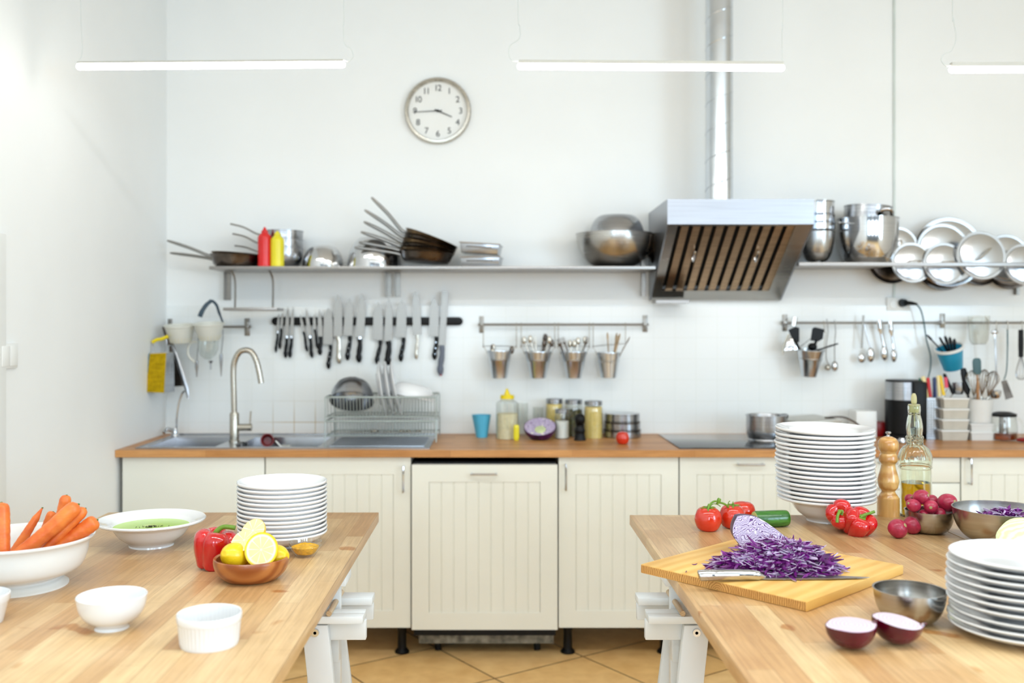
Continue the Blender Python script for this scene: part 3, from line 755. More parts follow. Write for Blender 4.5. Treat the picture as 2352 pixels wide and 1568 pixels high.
ORD = ['first','second','third','fourth','fifth','sixth','seventh','eighth','ninth','tenth','eleventh','twelfth','thirteenth','fourteenth','fifteenth','sixteenth','seventeenth','eighteenth']
def arc(R, h, rb, n=12, p=.9):
    return [(rb+(R-rb)*math.sin(u*PI/2/n)**p, h*(1-math.cos(u*PI/2/n))) for u in range(n+1)]
def bowl_prof(R, h, rb, t=.0016, lip=.003, n=14):
    o = arc(R, h, rb, n); i = [(max(0, r-t), z+t*.9) for r, z in o]
    i[-1] = (R-t, h)
    return [(0,0)]+o+[(R+lip, h+.0004), (R+lip, h+.0016), (R, h+.002), (R-t, h+.0012)]+i[::-1][1:]+[(0, t*.9)]
def rotT(loc, ax=0, ay=0, az=0): return Matrix.Translation(loc) @ Euler((ax, ay, az)).to_matrix().to_4x4()

# ---------------------------------------------------------------- wall shelf, left run
s0 = thing('wall_shelf', 'long steel wall shelf left of the hood holding pans and bowls', 'shelf', (0, 4.44, SZ))
xa, xb = -1.274, .712; th = .014
b = MB(); b.box(xa, xb, 4.30, YW-.001, SZ-th, SZ); part('shelf_board', b, M['shelf'], s0, world=True, bevel=.001)
def bracket(par, px0, px1, py0, py1):
    b = MB(); a = P(px0, py0, YW-.005); c_ = P(px1, py1, YW-.005); b.box(a.x, c_.x, YW-.006, YW-.0005, a.z, c_.z)
    b.box(a.x, a.x+.003, YW-.03, YW-.006, a.z, c_.z)
    return part('wall_bracket', b, M['rail'], par, world=True)
for q in ((517,530,622,689), (887,899,622,682), (907,920,622,682), (1472,1483,585,680), (1490,1502,585,680)): bracket(s0, *q)
# small hanging tray under its left end
t = thing('hanging_tray', 'small steel tray hung on two rods below the left shelf', 'tray', P(573, 712, 4.42))
b = MB(); a = P(512, 706, 4.36); c_ = P(636, 713, 4.36); b.box(a.x, c_.x, 4.36, 4.50, c_.z, a.z); part('tray_board', b, M['shelf'], t, world=True, bevel=.0015)
for px in (540, 627):
    b = MB(); top = Vector((P(px-6,0,4.40).x, 4.38, SZ-th-.0005)); b.tube(cr([top, P(px, 645, 4.40), P(px, 706, 4.40)], 4), .006, 10, flat=.6); part('rod', b, M['rail'], t, world=True)

# ---------------------------------------------------------------- cookware on the shelf
def skillet(label, loc, rot, R=.125, h=.045, hl=.22, rise=.06, m='dsteel', group=None, nm='frying_pan', hm='rail', w=.011):
    t = thing(nm, label, 'frying pan', loc, rot, group)
    o = [(0,0),(R*.74,0),(R*.8,.003),(R*.88,.014),(R-.004,h-.004),(R,h)]; tt = .002
    b = MB(); b.lathe(cp(o[:1]+o[1:], 3)+[(R+.002,h+.001),(R,h+.002),(R-tt,h),(R-.006,h-.004),(R*.88-tt,.016),(R*.8-tt,.006),(R*.74-tt,.003),(0,.003)], 48); part('pan_body', b, M[m], t)
    b = MB(); b.tube(cr([(-R+.006,0,h*.6),(-R-.02,0,h*.72),(-R-hl*.5,0,h*.72+rise*.5),(-R-hl,0,h*.7+rise)], 5), [w]*13+[w*.9,w*.8,w*.5], 10, flat=.8)
    part('pan_handle', b, M[hm], t, label='long flat steel handle'); return t
Ys = 4.40; s = Ys/F
H0 = P(1043, 586, Ys)
for i, th_ in enumerate([4, 6.5, 9.5, 13, 17, 20.5]):
    a = math.radians(th_); H = H0+Vector((.003*i, 0, .0068*i)); R = .125; h = .045 if i else .044
    loc = H-(Euler((0, a, math.radians(9-1.5*i))).to_matrix() @ Vector((R, 0, h)))
    if i == 0: loc.z = max(loc.z, SZ+.002)
    ext = [(.2,.012),(.185,.012),(.185,.03),(.185,.045),(.2,.06),(.195,.09)][i]
    skillet('scorched steel frying pan, %s in the fanned stack of six' % ['lowest','second from the bottom','third from the bottom','third from the top','second from the top','topmost'][i], loc, (0, a, math.radians(9-1.5*i)), R, h, ext[0], ext[1], 'dsteel' if i % 2 else 'dpan', 'fanned stack of frying pans', w=.0105)
c_ = P(546, 611, 4.42)
skillet('dark frying pan at the left shelf end, lower of the two', (c_.x, 4.42, SZ+.001), (0, math.radians(2), math.radians(-6)), .124, .055, .2, .02, 'dpan', w=.009)
skillet('dark frying pan at the left shelf end, upper of the two', (c_.x-.002, 4.425, SZ+.013), (0, math.radians(4), math.radians(6)), .12, .05, .2, .052, 'dsteel', w=.009)
# three nested saucepans
Yp = 4.45; s = Yp/F
for i, (rz, lab, ex, rise, pz) in enumerate(((.088,'lowest',.13,.03,0), (.128,'middle',.14,.045,.04), (.168,'topmost',.15,.05,.08))):
    t = thing('saucepan', 'steel saucepan behind the squeeze bottles, %s of three nested' % lab, 'saucepan', (P(650,0,Yp).x, Yp, SZ+pz), (0,0,math.radians(0)), 'nested saucepans')
    R = .091; h = .087
    b = MB(); b.lathe(cp([(0,0),(R*.6,0),(R*.8,.012),(R*.95,.035),(R,.06),(R,h)], 4)+[(R+.0035,h+.0005),(R+.0035,h+.003),(R-.001,h+.003)]+cp([(R-.002,h),(R-.002,.06),(R*.93,.036),(R*.79,.014),(R*.6,.003),(0,.003)], 4), 48)
    part('pan_body', b, M['steel'], t)
    b = MB(); b.tube(cr([(-R+.003,0,h*.86),(-R-.03,0,h*.9),(-R-ex*.6,0,h*.9+rise*.6),(-R-ex,0,h*.85+rise)], 5), .0085, 10, flat=.5); part('pan_handle', b, M['rail'], t)
# squeeze bottles
def squeeze(label, px, top, w, m, Y):
    x = P(px,0,Y).x; s = Y/F; r = w/2*s; H = (612-top)*s; k = H*.70
    t = thing('squeeze_bottle', label, 'bottle', (x, Y, SZ))
    b = MB(); b.lathe(cp([(0,0),(r*.9,0),(r,.006),(r,.06),(r,k-.004),(r*.92,k+.012),(r*.45,k+.028)], 3)+[(0,k+.028)], 32); part('bottle_body', b, M[m], t)
    b = MB(); b.lathe([(0,k+.0285),(r*.5,k+.0285),(r*.5,k+.034),(r*.3,k+.04),(r*.1,H),(0,H)], 24); part('nozzle', b, M[m], t)
squeeze('red squeeze bottle standing on the left wall shelf', 608, 521, 31, 'red', 4.335)
squeeze('yellow squeeze bottle standing beside the red one on the shelf', 637, 530, 31, 'yellow', 4.335)
# upturned bowls
def bowl(nm, label, loc, rot, R, h, rb, m='bowlm', group=None, cat='bowl', foot=False, seg=56, t=.0016):
    b = MB(); b.lathe(bowl_prof(R, h, rb, t), seg)
    if foot: b.lathe([(0,-.0001),(rb*.9,-.0001),(rb*.95,-.006),(rb*.75,-.006),(rb*.72,-.001),(0,-.001)], 32)
    return solo(nm, b, M[m], label, cat, loc, rot, group)
Yb_ = 4.45; s = Yb_/F
bowl('mixing_bowl', 'shiny steel bowl upside down, smaller dome on the left shelf', (P(742,0,Yb_).x, Yb_, SZ+.104), (PI,0,0), 47*s, .103, .028, 'polish')
bowl('mixing_bowl', 'shiny steel bowl upside down behind the pan handles', (P(858,0,4.46).x, 4.455, SZ+.146), (PI,0,0), .12, .145, .03, 'polish')
bowl('mixing_bowl', 'steel bowl upside down inside the larger dome behind the pan handles', (P(872,0,4.46).x, 4.455, SZ+.1255), (PI,0,0), .1, .125, .03, 'steel')
bowl('mixing_bowl', 'large steel mixing bowl on the shelf left of the hood', (P(1411,0,4.455).x, 4.455, SZ+.002), (0,0,0), 89*4.455/F*.98, .155, .045, 'bowlm')
bowl('mixing_bowl', 'smaller steel bowl upside down in the large mixing bowl', (P(1416,0,4.455).x, 4.45, SZ+.243), (PI,0,math.radians(3)), 68*4.455/F*.98, .155, .062, 'steel')
bowl('mixing_bowl', 'dark steel bowl half hidden behind the left side of the hood', (.79, 4.47, SZ+.004), (0,0,0), .1, .15, .03, 'dpan')
b = None
# two roasting tins stacked
def tin(label, loc, rot):
    t = thing('roasting_tin', label, 'roasting tin', loc, rot)
    b = MB(); w, d, h = .178, .125, .045; e = .006
    o = [(-w/2+e,-d/2+e,0),(w/2-e,-d/2+e,0),(w/2-e,d/2-e,0),(-w/2+e,d/2-e,0)]; u = [(-w/2,-d/2,h),(w/2,-d/2,h),(w/2,d/2,h),(-w/2,d/2,h)]
    q = .002; oi = [(x*(1-q/abs(x)), y*(1-q/abs(y)), z+q) for x, y, z in o]; ui = [(x*(1-q/abs(x)), y*(1-q/abs(y)), z) for x, y, z in u]
    vs = o+u+oi+ui; fs = [(0,3,2,1),(8,9,10,11)]
    for k in range(4):
        k2 = (k+1) % 4; fs += [(k,k2,4+k2,4+k),(8+k2,8+k,12+k,12+k2),(4+k,4+k2,12+k2,12+k)]
    b.add(vs, fs); part('tin_body', b, M['steel'], t, bevel=.0015)
    b = MB(); b.tube([(-w/2-.003,-d/2-.003,h),(w/2+.003,-d/2-.003,h),(w/2+.003,d/2+.003,h),(-w/2-.003,d/2+.003,h)], .0028, 8, closed=True); part('rolled_rim', b, M['polish'], t)
    b = MB(); b.tube(cr([(-.05,-d/2-.001,h*.62),(-.05,-d/2-.016,h*.60),(.05,-d/2-.016,h*.60),(.05,-d/2-.001,h*.62)], 4), .003, 8); part('tin_handle', b, M['steel'], t)
x = P(1105,0,4.38).x
tin('steel roasting tin with side handle, lower of the stacked pair', (x+.002, 4.42, SZ+.001), (0,0,math.radians(-7)))
tin('steel roasting tin with side handle, upper of the stacked pair', (x-.002, 4.42, SZ+.062), (0,math.radians(4),math.radians(-7)))

# ---------------------------------------------------------------- right shelf and lid rack
SR = P(0, 603, 4.30).z
s1 = thing('wall_shelf', 'steel wall shelf right of the hood with open lid rack', 'shelf', (2.2, 4.44, SR))
xs0, xs1, xe = P(1812,0,4.44).x, P(2052,0,4.3).x, 3.1
b = MB(); b.box(xs0, xs1, 4.302, YW-.001, SR-th, SR); part('shelf_board', b, M['shelf'], s1, world=True, bevel=.001)
b = MB(); b.box(xs0, xe, 4.290, 4.3015, SR-.017, SR+.001); part('front_bar', b, M['shelf'], s1, world=True, bevel=.001)
b = MB(); b.box(xs1, xe, YW-.02, YW-.001, SR-.014, SR); part('back_bar', b, M['shelf'], s1, world=True)
for px in (2400, 2650): 
    x = P(px,0,4.4).x; b = MB(); b.box(x, x+.012, 4.302, YW-.021, SR-.014, SR); part('cross_bar', b, M['shelf'], s1, world=True)
bracket(s1, 2329, 2341, 610, 677)
# tall bowl stack beside the hood
Yq = 4.43; s = Yq/F; xq = P(1876,0,Yq).x
bowl('mixing_bowl', 'deep steel bowl on the shelf just right of the hood', (xq, Yq, SR+.012), (0,0,0), 39*s, .135, .03, 'bowlm', foot=True)
for i in range(3):
    t = thing('steel_ring_pot', 'steel cooking pot stacked over the deep bowl, %s of three' % ['lowest','middle','topmost'][i], 'pot', (xq+.002, Yq, SR+.1+.0352*i+.055), (0,0,0), 'pots stacked beside the hood')
    R = (40-.5*i)*s; h = .034 if i < 2 else .062
    b = MB(); b.lathe([(0,0),(R*.92,0),(R*.96,.003),(R*.97,h-.006),(R,h-.004),(R,h),(R-.003,h),(R-.005,.006),(R*.9,.004),(0,.004)], 40); part('pot_body', b, M['polish'], t)
# stock pots
t = thing('stock_pot', 'shiny deep steel mixing pot right of the hood, front one', 'pot', (P(1993,0,4.42).x, 4.42, SR))
R = 69*4.42/F*.97; h = .205
b = MB(); b.lathe(cp([(0,0),(R*.55,0),(R*.72,.01),(R*.88,.05),(R*.97,.11),(R,.17),(R,h)], 4)+[(R+.004,h),(R+.004,h+.003),(R-.001,h+.003)]+cp([(R-.002,h),(R-.002,.17),(R*.96,.11),(R*.86,.05),(R*.7,.012),(0,.004)], 4), 56); part('pot_body', b, M['polish'], t)
b = MB(); b.tube(cr([(-R*.93,-.03,h*.86),(-R*1.12,-.05,h*.9),(-R*.98,-.08,h*.88),(-R*.72,-R*.66,h*.86)], 5), .006, 10, flat=.6); part('pot_handle', b, M['polish'], t)
t = thing('stock_pot', 'steel stock pot with lid knob nested in the front pot', 'pot', (P(1986,0,4.43).x, 4.42, SR+.085), (0, math.radians(4), 0))
R = 52*4.42/F; h = .175
b = MB(); b.lathe([(0,0),(R*.9,0),(R*.98,.01),(R,.03),(R,h),(R+.003,h),(R+.003,h+.003),(R-.001,h+.003),(R-.003,h),(R-.003,.02),(0,.01)], 48); part('pot_body', b, M['steel'], t)
b = MB(); b.tube(cr([(R*.1,-R,h*.72),(R*.15,-R-.03,h*.85),(R*.5,-R-.032,h*.86),(R*.75,-R*.8,h*.72)], 5), .009, 12, flat=.7); part('pot_handle', b, M['polish'], t)
# lids
def lid(label, px, py, rp, Y, m, hang=None, tilt=8, dome=.016, hl=.05, hm='nickel', roll=0):
    c = P(px, py, Y); R = rp*Y/F
    t = thing('pot_lid', label, 'lid', c, (PI/2-math.radians(tilt), 0, math.radians(roll)))
    b = MB(); b.lathe([(0,dome),(R*.35,dome*.93),(R*.65,dome*.72),(R*.86,dome*.4),(R*.885,dome*.1),(R*.93,dome*.12),(R*.985,.002),(R,0),(R,-.0025),(R*.9,-.002),(R*.6,dome*.68),(0,dome*.9)], 56); part('lid_disc', b, M[m], t)
    if hang is not None:
        a = math.radians(hang); d = Vector((math.cos(a), math.sin(a), 0)); z = dome
        b = MB(); b.tube(cr([d*-hl*.5+Vector((0,0,z*.8)), d*-hl*.42+Vector((0,0,z+.024)), d*hl*.42+Vector((0,0,z+.024)), d*hl*.5+Vector((0,0,z*.8))], 5), .0048, 10, flat=.6); part('lid_handle', b, M[hm], t)
    return t
lid('steel lid hanging in the rack, leftmost of the bright front lids', 2095, 603, 47, 4.385, 'lidm', 0)
lid('satin steel lid hanging in the rack beside the leftmost bright lid', 2170, 605, 49, 4.365, 'lidm', 0)
lid('large front lid with slanted handle in the lid rack', 2254, 586, 57, 4.345, 'lidm', 42, hl=.075)
lid('steel lid cut off by the right edge of the picture', 2353, 607, 48, 4.365, 'lidm', 10)
lid('big pale lid standing highest at the back of the rack', 2180, 578, 81, 4.50, 'lidm', 20, 4)
lid('medium pale lid in front of the highest lid', 2166, 573, 61, 4.46, 'lidm', 60, 5)
lid('pale lid half hidden behind the front stock pot', 2062, 567, 47, 4.47, 'lidm', 90, 5)
lid('pale lid with arched handle at the back, behind the large front lid', 2312, 593, 56, 4.46, 'lidm', 35, 5)
lid('dark steel lid hanging lowest at the left under the rack', 2048, 596, 55, 4.53, 'dpan', None, 4)
lid('dark steel lid showing below the second bright lid', 2165, 600, 67, 4.525, 'dpan', None, 4)
lid('dark steel lid showing below the large front lid', 2250, 600, 56, 4.52, 'dpan', 80, 4)
lid('dark steel lid showing low at the right under the rack', 2318, 606, 58, 4.535, 'dpan', None, 4)

# ---------------------------------------------------------------- knives on the magnetic strip
a, c_ = P(624.5, 728, 4.56), P(1063, 747, 4.56)
t = thing('knife_strip', 'black magnetic knife strip on the wall', 'knife strip', ((a.x+c_.x)/2, YW-.02, (a.z+c_.z)/2))
b = MB(); r = (a.z-c_.z)/2; zc = (a.z+c_.z)/2
o = [(a.x+r+r*math.cos(q*PI/8+PI/2), zc+r*math.sin(q*PI/8+PI/2)) for q in range(9)]+[(c_.x-r+r*math.cos(q*PI/8-PI/2), zc+r*math.sin(q*PI/8-PI/2)) for q in range(9)]
b.prism(o, YW-.028, YW-.009); part('strip', b, M['black'], t, world=True, bevel=.001)
b = MB()
for dz in (-.008, .004): b.box(a.x+r, c_.x-r, YW-.0295, YW-.0278, zc+dz, zc+dz+.004)
part('magnet_band', b, M['iron'], t, world=True)
KN = [(200,340,185,545,165,780,30,26,'k','b','small knife with black handle and bright collar at the left end of the strip'),
 (240,330,225,510,210,740,32,30,'k','','small black handled knife tucked behind the leftmost knife'),
 (300,262,285,600,275,840,44,36,'k','b','black handled steak knife, left of the close parallel pair'),
 (358,262,340,600,325,840,40,36,'k','b','black handled steak knife, right of the close parallel pair'),
 (440,350,475,545,520,770,34,28,'k','','small knife whose black handle leans to the right'),
 (505,272,545,600,575,840,44,36,'k','b','black handled steak knife crossing a leaning small knife'),
 (595,345,600,520,640,740,34,30,'k','','small black handled knife behind the broad paring knife'),
 (655,292,665,600,665,810,54,42,'k','','broad paring knife beside the large serrated knife'),
 (760,278,748,690,758,965,108,36,'k','o','large serrated bread knife hanging with its handle lowest on the left'),
 (868,130,862,600,882,905,96,46,'w','w','pale knife with white steel handle and wide collar'),
 (1000,168,972,590,972,868,100,40,'k','o','serrated santoku knife beside the white handled knife'),
 (1145,118,1105,610,1105,893,96,54,'k','b','curved slicing knife with white collar and thick black handle'),
 (1325,212,1308,640,1302,912,112,38,'k','o','santoku knife just right of the bare piece of strip'),
 (1445,178,1430,650,1432,922,84,60,'k','','knife with thick hooked black handle between two santoku knives'),
 (1590,188,1570,610,1572,882,112,40,'k','o','wide santoku knife right of the hooked handle'),
 (1742,92,1755,580,1745,856,92,30,'w','','tall pointed chef knife with slim steel handle'),
 (1955,168,1942,600,1952,862,108,40,'k','o','santoku knife left of the grey handled carver'),
 (2070,88,2032,700,2020,1040,74,58,'g','','long carving knife with grey handle and red tip')]
for i, (xt, yt, xj, yj, xh, yh, bw, hw, hm, fl, lab) in enumerate(KN):
    Y = 4.5491-.0023*(i % 2); s = Y/F/4.9
    T = P(600+xt/4.9, 650+yt/4.9, Y); J = P(600+xj/4.9, 650+yj/4.9, Y); E = P(600+xh/4.9, 650+yh/4.9, Y)
    t = thing('kitchen_knife', lab, 'knife', J, group='knives on the magnetic strip')
    d = (T-J); L = d.length; d.normalize(); n = Vector((d.z, 0, -d.x)); w = bw*s
    # blade outline: straight spine on the left, belly on the right
    if bw > 60: o = [(-.5,0),(-.5,.72),(-.36,.86),(-.08,1),(.1,.95),(.34,.82),(.46,.62),(.5,.3),(.5,0)]
    else: o = [(-.45,0),(-.42,.6),(-.25,.85),(.0,1),(.2,.86),(.42,.6),(.5,.25),(.5,0)]
    if i == 17: o = [(-.5,0),(-.5,.97),(-.3,1),(.35,1),(.5,.95),(.5,0)]
    pts = [J+n*(q[0]*w)+d*(q[1]*L) for q in o]
    if i in (8, 10):    # serration along the left edge
        ser = []; N_ = 24
        for k in range(N_, 0, -1): ser += [J+n*(-.5*w)+d*(L*.72*k/N_), J+n*(-.46*w)+d*(L*.72*(k-.5)/N_)]
        pts = pts[2:]+[pts[0]]; pts = pts+ser[::-1]
    b = MB(); m_ = len(pts); vs = [p+Vector((0,-.001,0)) for p in pts]+[p+Vector((0,.001,0)) for p in pts]
    b.add(vs, [tuple(range(m_)), tuple(range(2*m_-1, m_-1, -1))]+[(k, k+m_, (k+1) % m_+m_, (k+1) % m_) for k in range(m_)])
    part('blade', b, M['blade'], t, world=True, smooth=False)
    hr = hw*s/2*(1.22 if hw < 45 and bw > 60 else 1.08); off = n*(w*.5-hr) if bw > 95 and hw < 45 else n*0
    J2 = J+off; e = E-J2; el = e.length; e.normalize()
    rs = [hr*.9, hr*1.02, hr*.86, hr*.92, hr*1.05, hr*1.05, hr*.95, hr*1.25, hr*1.1, hr*.5]
    b = MB(); b.tube([J2+e*(el*k/9)+(n*(hr*.25*math.sin(k/9*PI*2))) for k in range(10)], rs, 10, flat=.55)
    h = part('handle', b, M[{'k':'black','w':'nickel','g':'greyp'}[hm]], t, world=True)
    if 'b' in fl:
        b = MB(); b.tube([J2+e*-.003, J2+e*.008], hr*1.15, 12, flat=.7); part('bolster', b, M['chrome'], t, world=True, label='bright metal collar')
    if 'w' in fl:
        b = MB(); b.tube([J+n*(-w*.55)+e*.002, J+n*(w*.3)+e*.002], .004, 8); part('bolster', b, M['chrome'], t, world=True, label='wide bright collar')
    if 'o' in fl:
        b = MB()
        for k in (.25, .5, .75): 
            q = J2+e*(el*k); b.cyl(q+Vector((0,-hr*.62,0)), q+Vector((0,-hr*.5,0)), .0022, 8)
        part('rivets', b, M['chrome'], h, world=True)
    if hm == 'g':
        b = MB(); b.ball(E-e*.004, .006, .005, .006, 12, 8); part('handle_tip', b, M['redh'], t, world=True, label='red tip')

# ---------------------------------------------------------------- rails
def rail(nm, label, px0, px1, py, Y, ends, r=.0055):
    t = thing(nm, label, 'rail', (P((px0+px1)/2, py, Y)))
    b = MB(); b.cyl(P(px0, py, Y), P(px1, py, Y), r, 14); part('rod', b, M['rail'], t, world=True)
    for (q0, q1, z0, z1) in ends:
        b = MB(); a = P(q0, z0, YW-.01); c = P(q1, z1, YW-.01); b.box(a.x, c.x, YW-.013, YW-.0085, a.z, c.z)
        m = P((q0+q1)/2, py, Y); b.box(m.x-.008, m.x+.008, Y-.008, YW-.013, m.z-.009, m.z+.009); part('rail_bracket', b, M['rail'], t, world=True, bevel=.001)
    return t
YR = 4.535
rail('utensil_rail', 'short steel rail above the sink holding sieves and graters', 385, 576, 750, YR, [(562,574,731,771),(386,396,732,748)])
rail('utensil_rail', 'steel rail in the middle carrying four cutlery buckets', 1098, 1490, 745, YR, [(1101,1111,726,764),(1476,1487,724,762)])
rail('utensil_rail', 'long steel rail at the right crowded with ladles and spoons', 1797, 2560, 741, YR, [(1797,1808,722,760),(2159,2170,720,753)])

# ---------------------------------------------------------------- buckets with cutlery
def hook(x, top, bot, label, Y=YR):
    b = MB(); a = P(x, top, Y); e = P(x, bot, Y); r = .0072
    pts = [a+Vector((0,.007,-.006)), a+Vector((0,.0074,0)), a+Vector((0,.0053,.0053)), a+Vector((0,0,.0074)), a+Vector((0,-.0053,.0053)), a+Vector((0,-.0074,0)), a+Vector((0,-.008,-.01)), e+Vector((0,-.008,.008)), e+Vector((0,-.004,0)), e+Vector((0,.004,.002))]
    return solo('hook', b.tube(cr(pts, 4), .0019, 6), M['nickel'], label, 'hook', e, world=True, group='hooks on the rails')
def pail(label, px, top, bot, wt, wb, Y, rot=(0,0,0), m='galv', bands=True, hl=None, hr=None, white=False):
    s = Y/F; x = P(px,0,Y).x; z0 = P(px, bot, Y).z; h = (bot-top)*s; rt, rb = wt/2*s, wb/2*s
    t = thing('cutlery_bucket', label, 'bucket', (x, Y, z0), rot)
    pr = [(0,0),(rb,0),(rb+(rt-rb)*.62,h*.62)]
    if bands: pr += [(rb+(rt-rb)*.64+.002,h*.64),(rb+(rt-rb)*.68+.002,h*.68),(rb+(rt-rb)*.7,h*.7)]
    pr += [(rt,h-.002),(rt+.003,h-.001),(rt+.003,h+.002),(rt-.001,h+.002),(rb-.001,.003),(0,.003)]
    b = MB(); b.lathe(pr, 40); part('bucket_body', b, M[m], t)
    if white:
        b = MB(); b.lathe([(rt-.001,h-.004),(rt+.006,h-.002),(rt+.006,h+.010),(rt-.001,h+.010)], 36, close=True); part('bucket_rim', b, M['white'], t, label='white rim')
    if hl:
        b = MB(); a = P(hl[0], hl[1], Y)-Vector((x,Y,z0)); c = P(hr[0], hr[1], Y)-Vector((x,Y,z0))
        b.tube(cr([(-rt,0,h*.9), a*.55+Vector((-rt,0,h))*.45, a, (a+c)/2+Vector((0,.02,.002)), c, c*.55+Vector((rt,0,h))*.45, (rt,0,h*.9)], 5), .0014, 6); part('bail_handle', b, M['nickel'], t)
    return t, x, z0, h, rt
def spoon_at(o, d, L, kind, label, group, m='nickel', r=.0032):
    """utensil standing at o along unit vector d with its head at the far end"""
    d = Vector(d).normalized(); e = Vector(o)+d*L; b = MB()
    t = thing(kind, label, kind.split('_')[-1], o, group=group)
    b = MB(); b.tube([Vector(o), Vector(o)+d*L*.6, e], [r*.8, r*.9, r*1.1], 8, flat=.5); part('stem', b, M[m], t, world=True)
    b = MB()
    if kind.endswith('spoon'): b.ball(e+d*.014, .011, .0045, .018, 12, 8)
    elif kind.endswith('fork'):
        n = Vector((d.z,0,-d.x))
        b.tube([e, e+d*.012], [.005,.009], 8, flat=.3)
        for k in (-1.5,-.5,.5,1.5): b.tube([e+d*.01+n*.004*k, e+d*.036+n*.0045*k], .0011, 5)
    else: b.tube([e, e+d*.02, e+d*.03], [r*1.6, r*1.5, r*.6], 8, flat=.6)
    part('head', b, M[m], t, world=True); return t
BK = [(1147,806,868,56,36,(1110,795),(1186,796)), (1236,808,868,62,36,(1197,795),(1274,796)), (1318,808,868,60,34,(1282,796),(1353,796)), (1398,810,867,54,36,(1362,796),(1436,790))]
nm4 = ['leftmost','second from the left','third from the left','rightmost']
rnd = random.Random(3)
for i, (px, tp, bt, wt, wb, hl, hr) in enumerate(BK):
    _, x, z0, h, rt = pail('galvanised cutlery bucket on the middle rail, %s' % nm4[i], px, tp, bt, wt, wb, 4.485, (0,0,0), hl=hl, hr=hr)
    for q, sd in ((hl, 'left'), (hr, 'right')): hook(q[0], 745, q[1]-2, '%s hook of the %s bucket on the middle rail' % (sd, nm4[i]))
    kinds = [['spoon'],['spoon','spoon','fork'],['fork','spoon'],['knife']][i]
    for k in range([4,9,8,6][i]):
        kd = kinds[k % len(kinds)]; an = rnd.uniform(-.42,.42) if i != 3 else rnd.uniform(-.25,.55)
        L = {0:.10,1:.135,2:.128,3:.155}[i]+rnd.uniform(0,.03)
        spoon_at((x+rnd.uniform(-.012,.012), 4.475+rnd.uniform(-.012,.014), z0+.012), (an, rnd.uniform(-.06,.1), 1), L, 'dinner_'+kd, 'steel table %s standing in the %s bucket' % (kd, nm4[i]), 'cutlery in the %s bucket' % nm4[i], ('nickel' if k % 2 else 'dpan') if i < 3 else 'dsteel')

# ---------------------------------------------------------------- left rail: graters, strainers, glass jug
Yg = 4.33
t = thing('box_grater', 'box grater with golden front face hanging at the left', 'grater', P(358, 900, Yg))
A_, B_, C_, D_ = P(344,812,Yg), P(382,810,Yg), P(377,902,Yg-.01), P(334,900,Yg-.01)
def quadplate(b, q, n, t_):
    n = Vector(n); vs = [Vector(p) for p in q]+[Vector(p)+n*t_ for p in q]; b.add(vs, [(0,1,2,3),(7,6,5,4),(0,4,5,1),(1,5,6,2),(2,6,7,3),(3,7,4,0)])
b = MB(); quadplate(b, (A_,B_,C_,D_), (0,1,0), .002)
for r_ in range(9):
    for c in range(6):
        u = (c+.5)/6; v = (r_+.5)/9; p = A_.lerp(B_, u).lerp(D_.lerp(C_, u), v); b.ball(p+Vector((0,-.001,0)), .0028, .002, .0022, 6, 4)
part('front_face', b, M['brass'], t, world=True, label='golden perforated face', smooth=False)
bk = Vector((0,.075,0)); bt = Vector((0,.06,0))
b = MB(); quadplate(b, (B_, B_+bt+Vector((.012,0,0)), C_+bk+Vector((.02,0,0)), C_), (1,0,0), .0015); quadplate(b, (B_+bt+Vector((.012,0,0)), A_+bt, D_+bk, C_+bk+Vector((.02,0,0))), (0,1,0), .0015); part('side_face', b, M['steel'], t, world=True, smooth=False)
b = MB(); quadplate(b, (A_, A_+bt, D_+bk, D_), (-1,0,0), .0015); part('side_face', b, M['teal'], t, world=True, label='teal side face', smooth=False)
b = MB(); quadplate(b, (A_+Vector((0,0,-.004)), B_+Vector((0,0,-.004)), B_+bt+Vector((.012,0,-.004)), A_+bt+Vector((0,0,-.004))), (0,0,1), .006); part('top_plate', b, M['alu'], t, world=True)
for q in ([P(350,810,Yg+.03),P(351,790,Yg+.03),P(356,783,Yg+.03)], [P(380,808,Yg+.03),P(383,790,Yg+.03),P(382,778,Yg+.03)]):
    b = MB(); b.tube(cr(q,3), .003, 8); part('handle_post', b, M['steel'], t, world=True)
b = MB(); b.tube(cr([P(350,786,Yg+.03),P(360,780,Yg+.03),P(372,778,Yg+.03),P(386,772,Yg+.03)], 4), .008, 12); part('grip', b, M['lidy'], t, world=True, label='yellow grip')
t = thing('flat_grater', 'flat triangular steel grater hanging behind the golden one', 'grater', P(410, 888, 4.46))
q = [P(388,795,4.46), P(396,790,4.46), P(425,886,4.45), P(389,888,4.45)]
b = MB(); quadplate(b, q, (0,1,0), .003); part('grating_plate', b, M['dpan'], t, world=True, smooth=False)
b = MB(); b.tube([P(392,778,4.455), P(399,800,4.45), P(418,860,4.445), P(428,890,4.44), P(432,914,4.44)], [.004,.008,.010,.010,.004], 8, flat=.4); part('frame_strip', b, M['steel'], t, world=True)
def strainer(label, px0, px1, top, bot, Y, m):
    s = Y/F; R = (px1-px0)/2*s; h = (bot-top)*s; x = P((px0+px1)/2,0,Y).x; z = P(0,bot,Y).z
    t = thing('colander', label, 'colander', (x, Y, z), (math.radians(8),0,0))
    b = MB(); b.lathe([(0,0),(R*.6,0),(R*.66,.004),(R*.93,h*.9),(R,h*.94),(R,h),(R*.91,h),(R*.63,.006),(0,.003)], 40); part('basket', b, M[m], t)
    b = MB()
    for k in range(22):
        a = 2*PI*k/22; b.box(0,0,0,0,0,0) if False else b.tube([(R*.62*math.cos(a),R*.62*math.sin(a),.001),(R*.72*math.cos(a),R*.72*math.sin(a),h*.3)], .0022, 5)
    part('ribs', b, M['rice'], t, kind='stuff'); return t
M['frost'] = mat('frosted_plastic', (228,226,214), .4, var=.04)
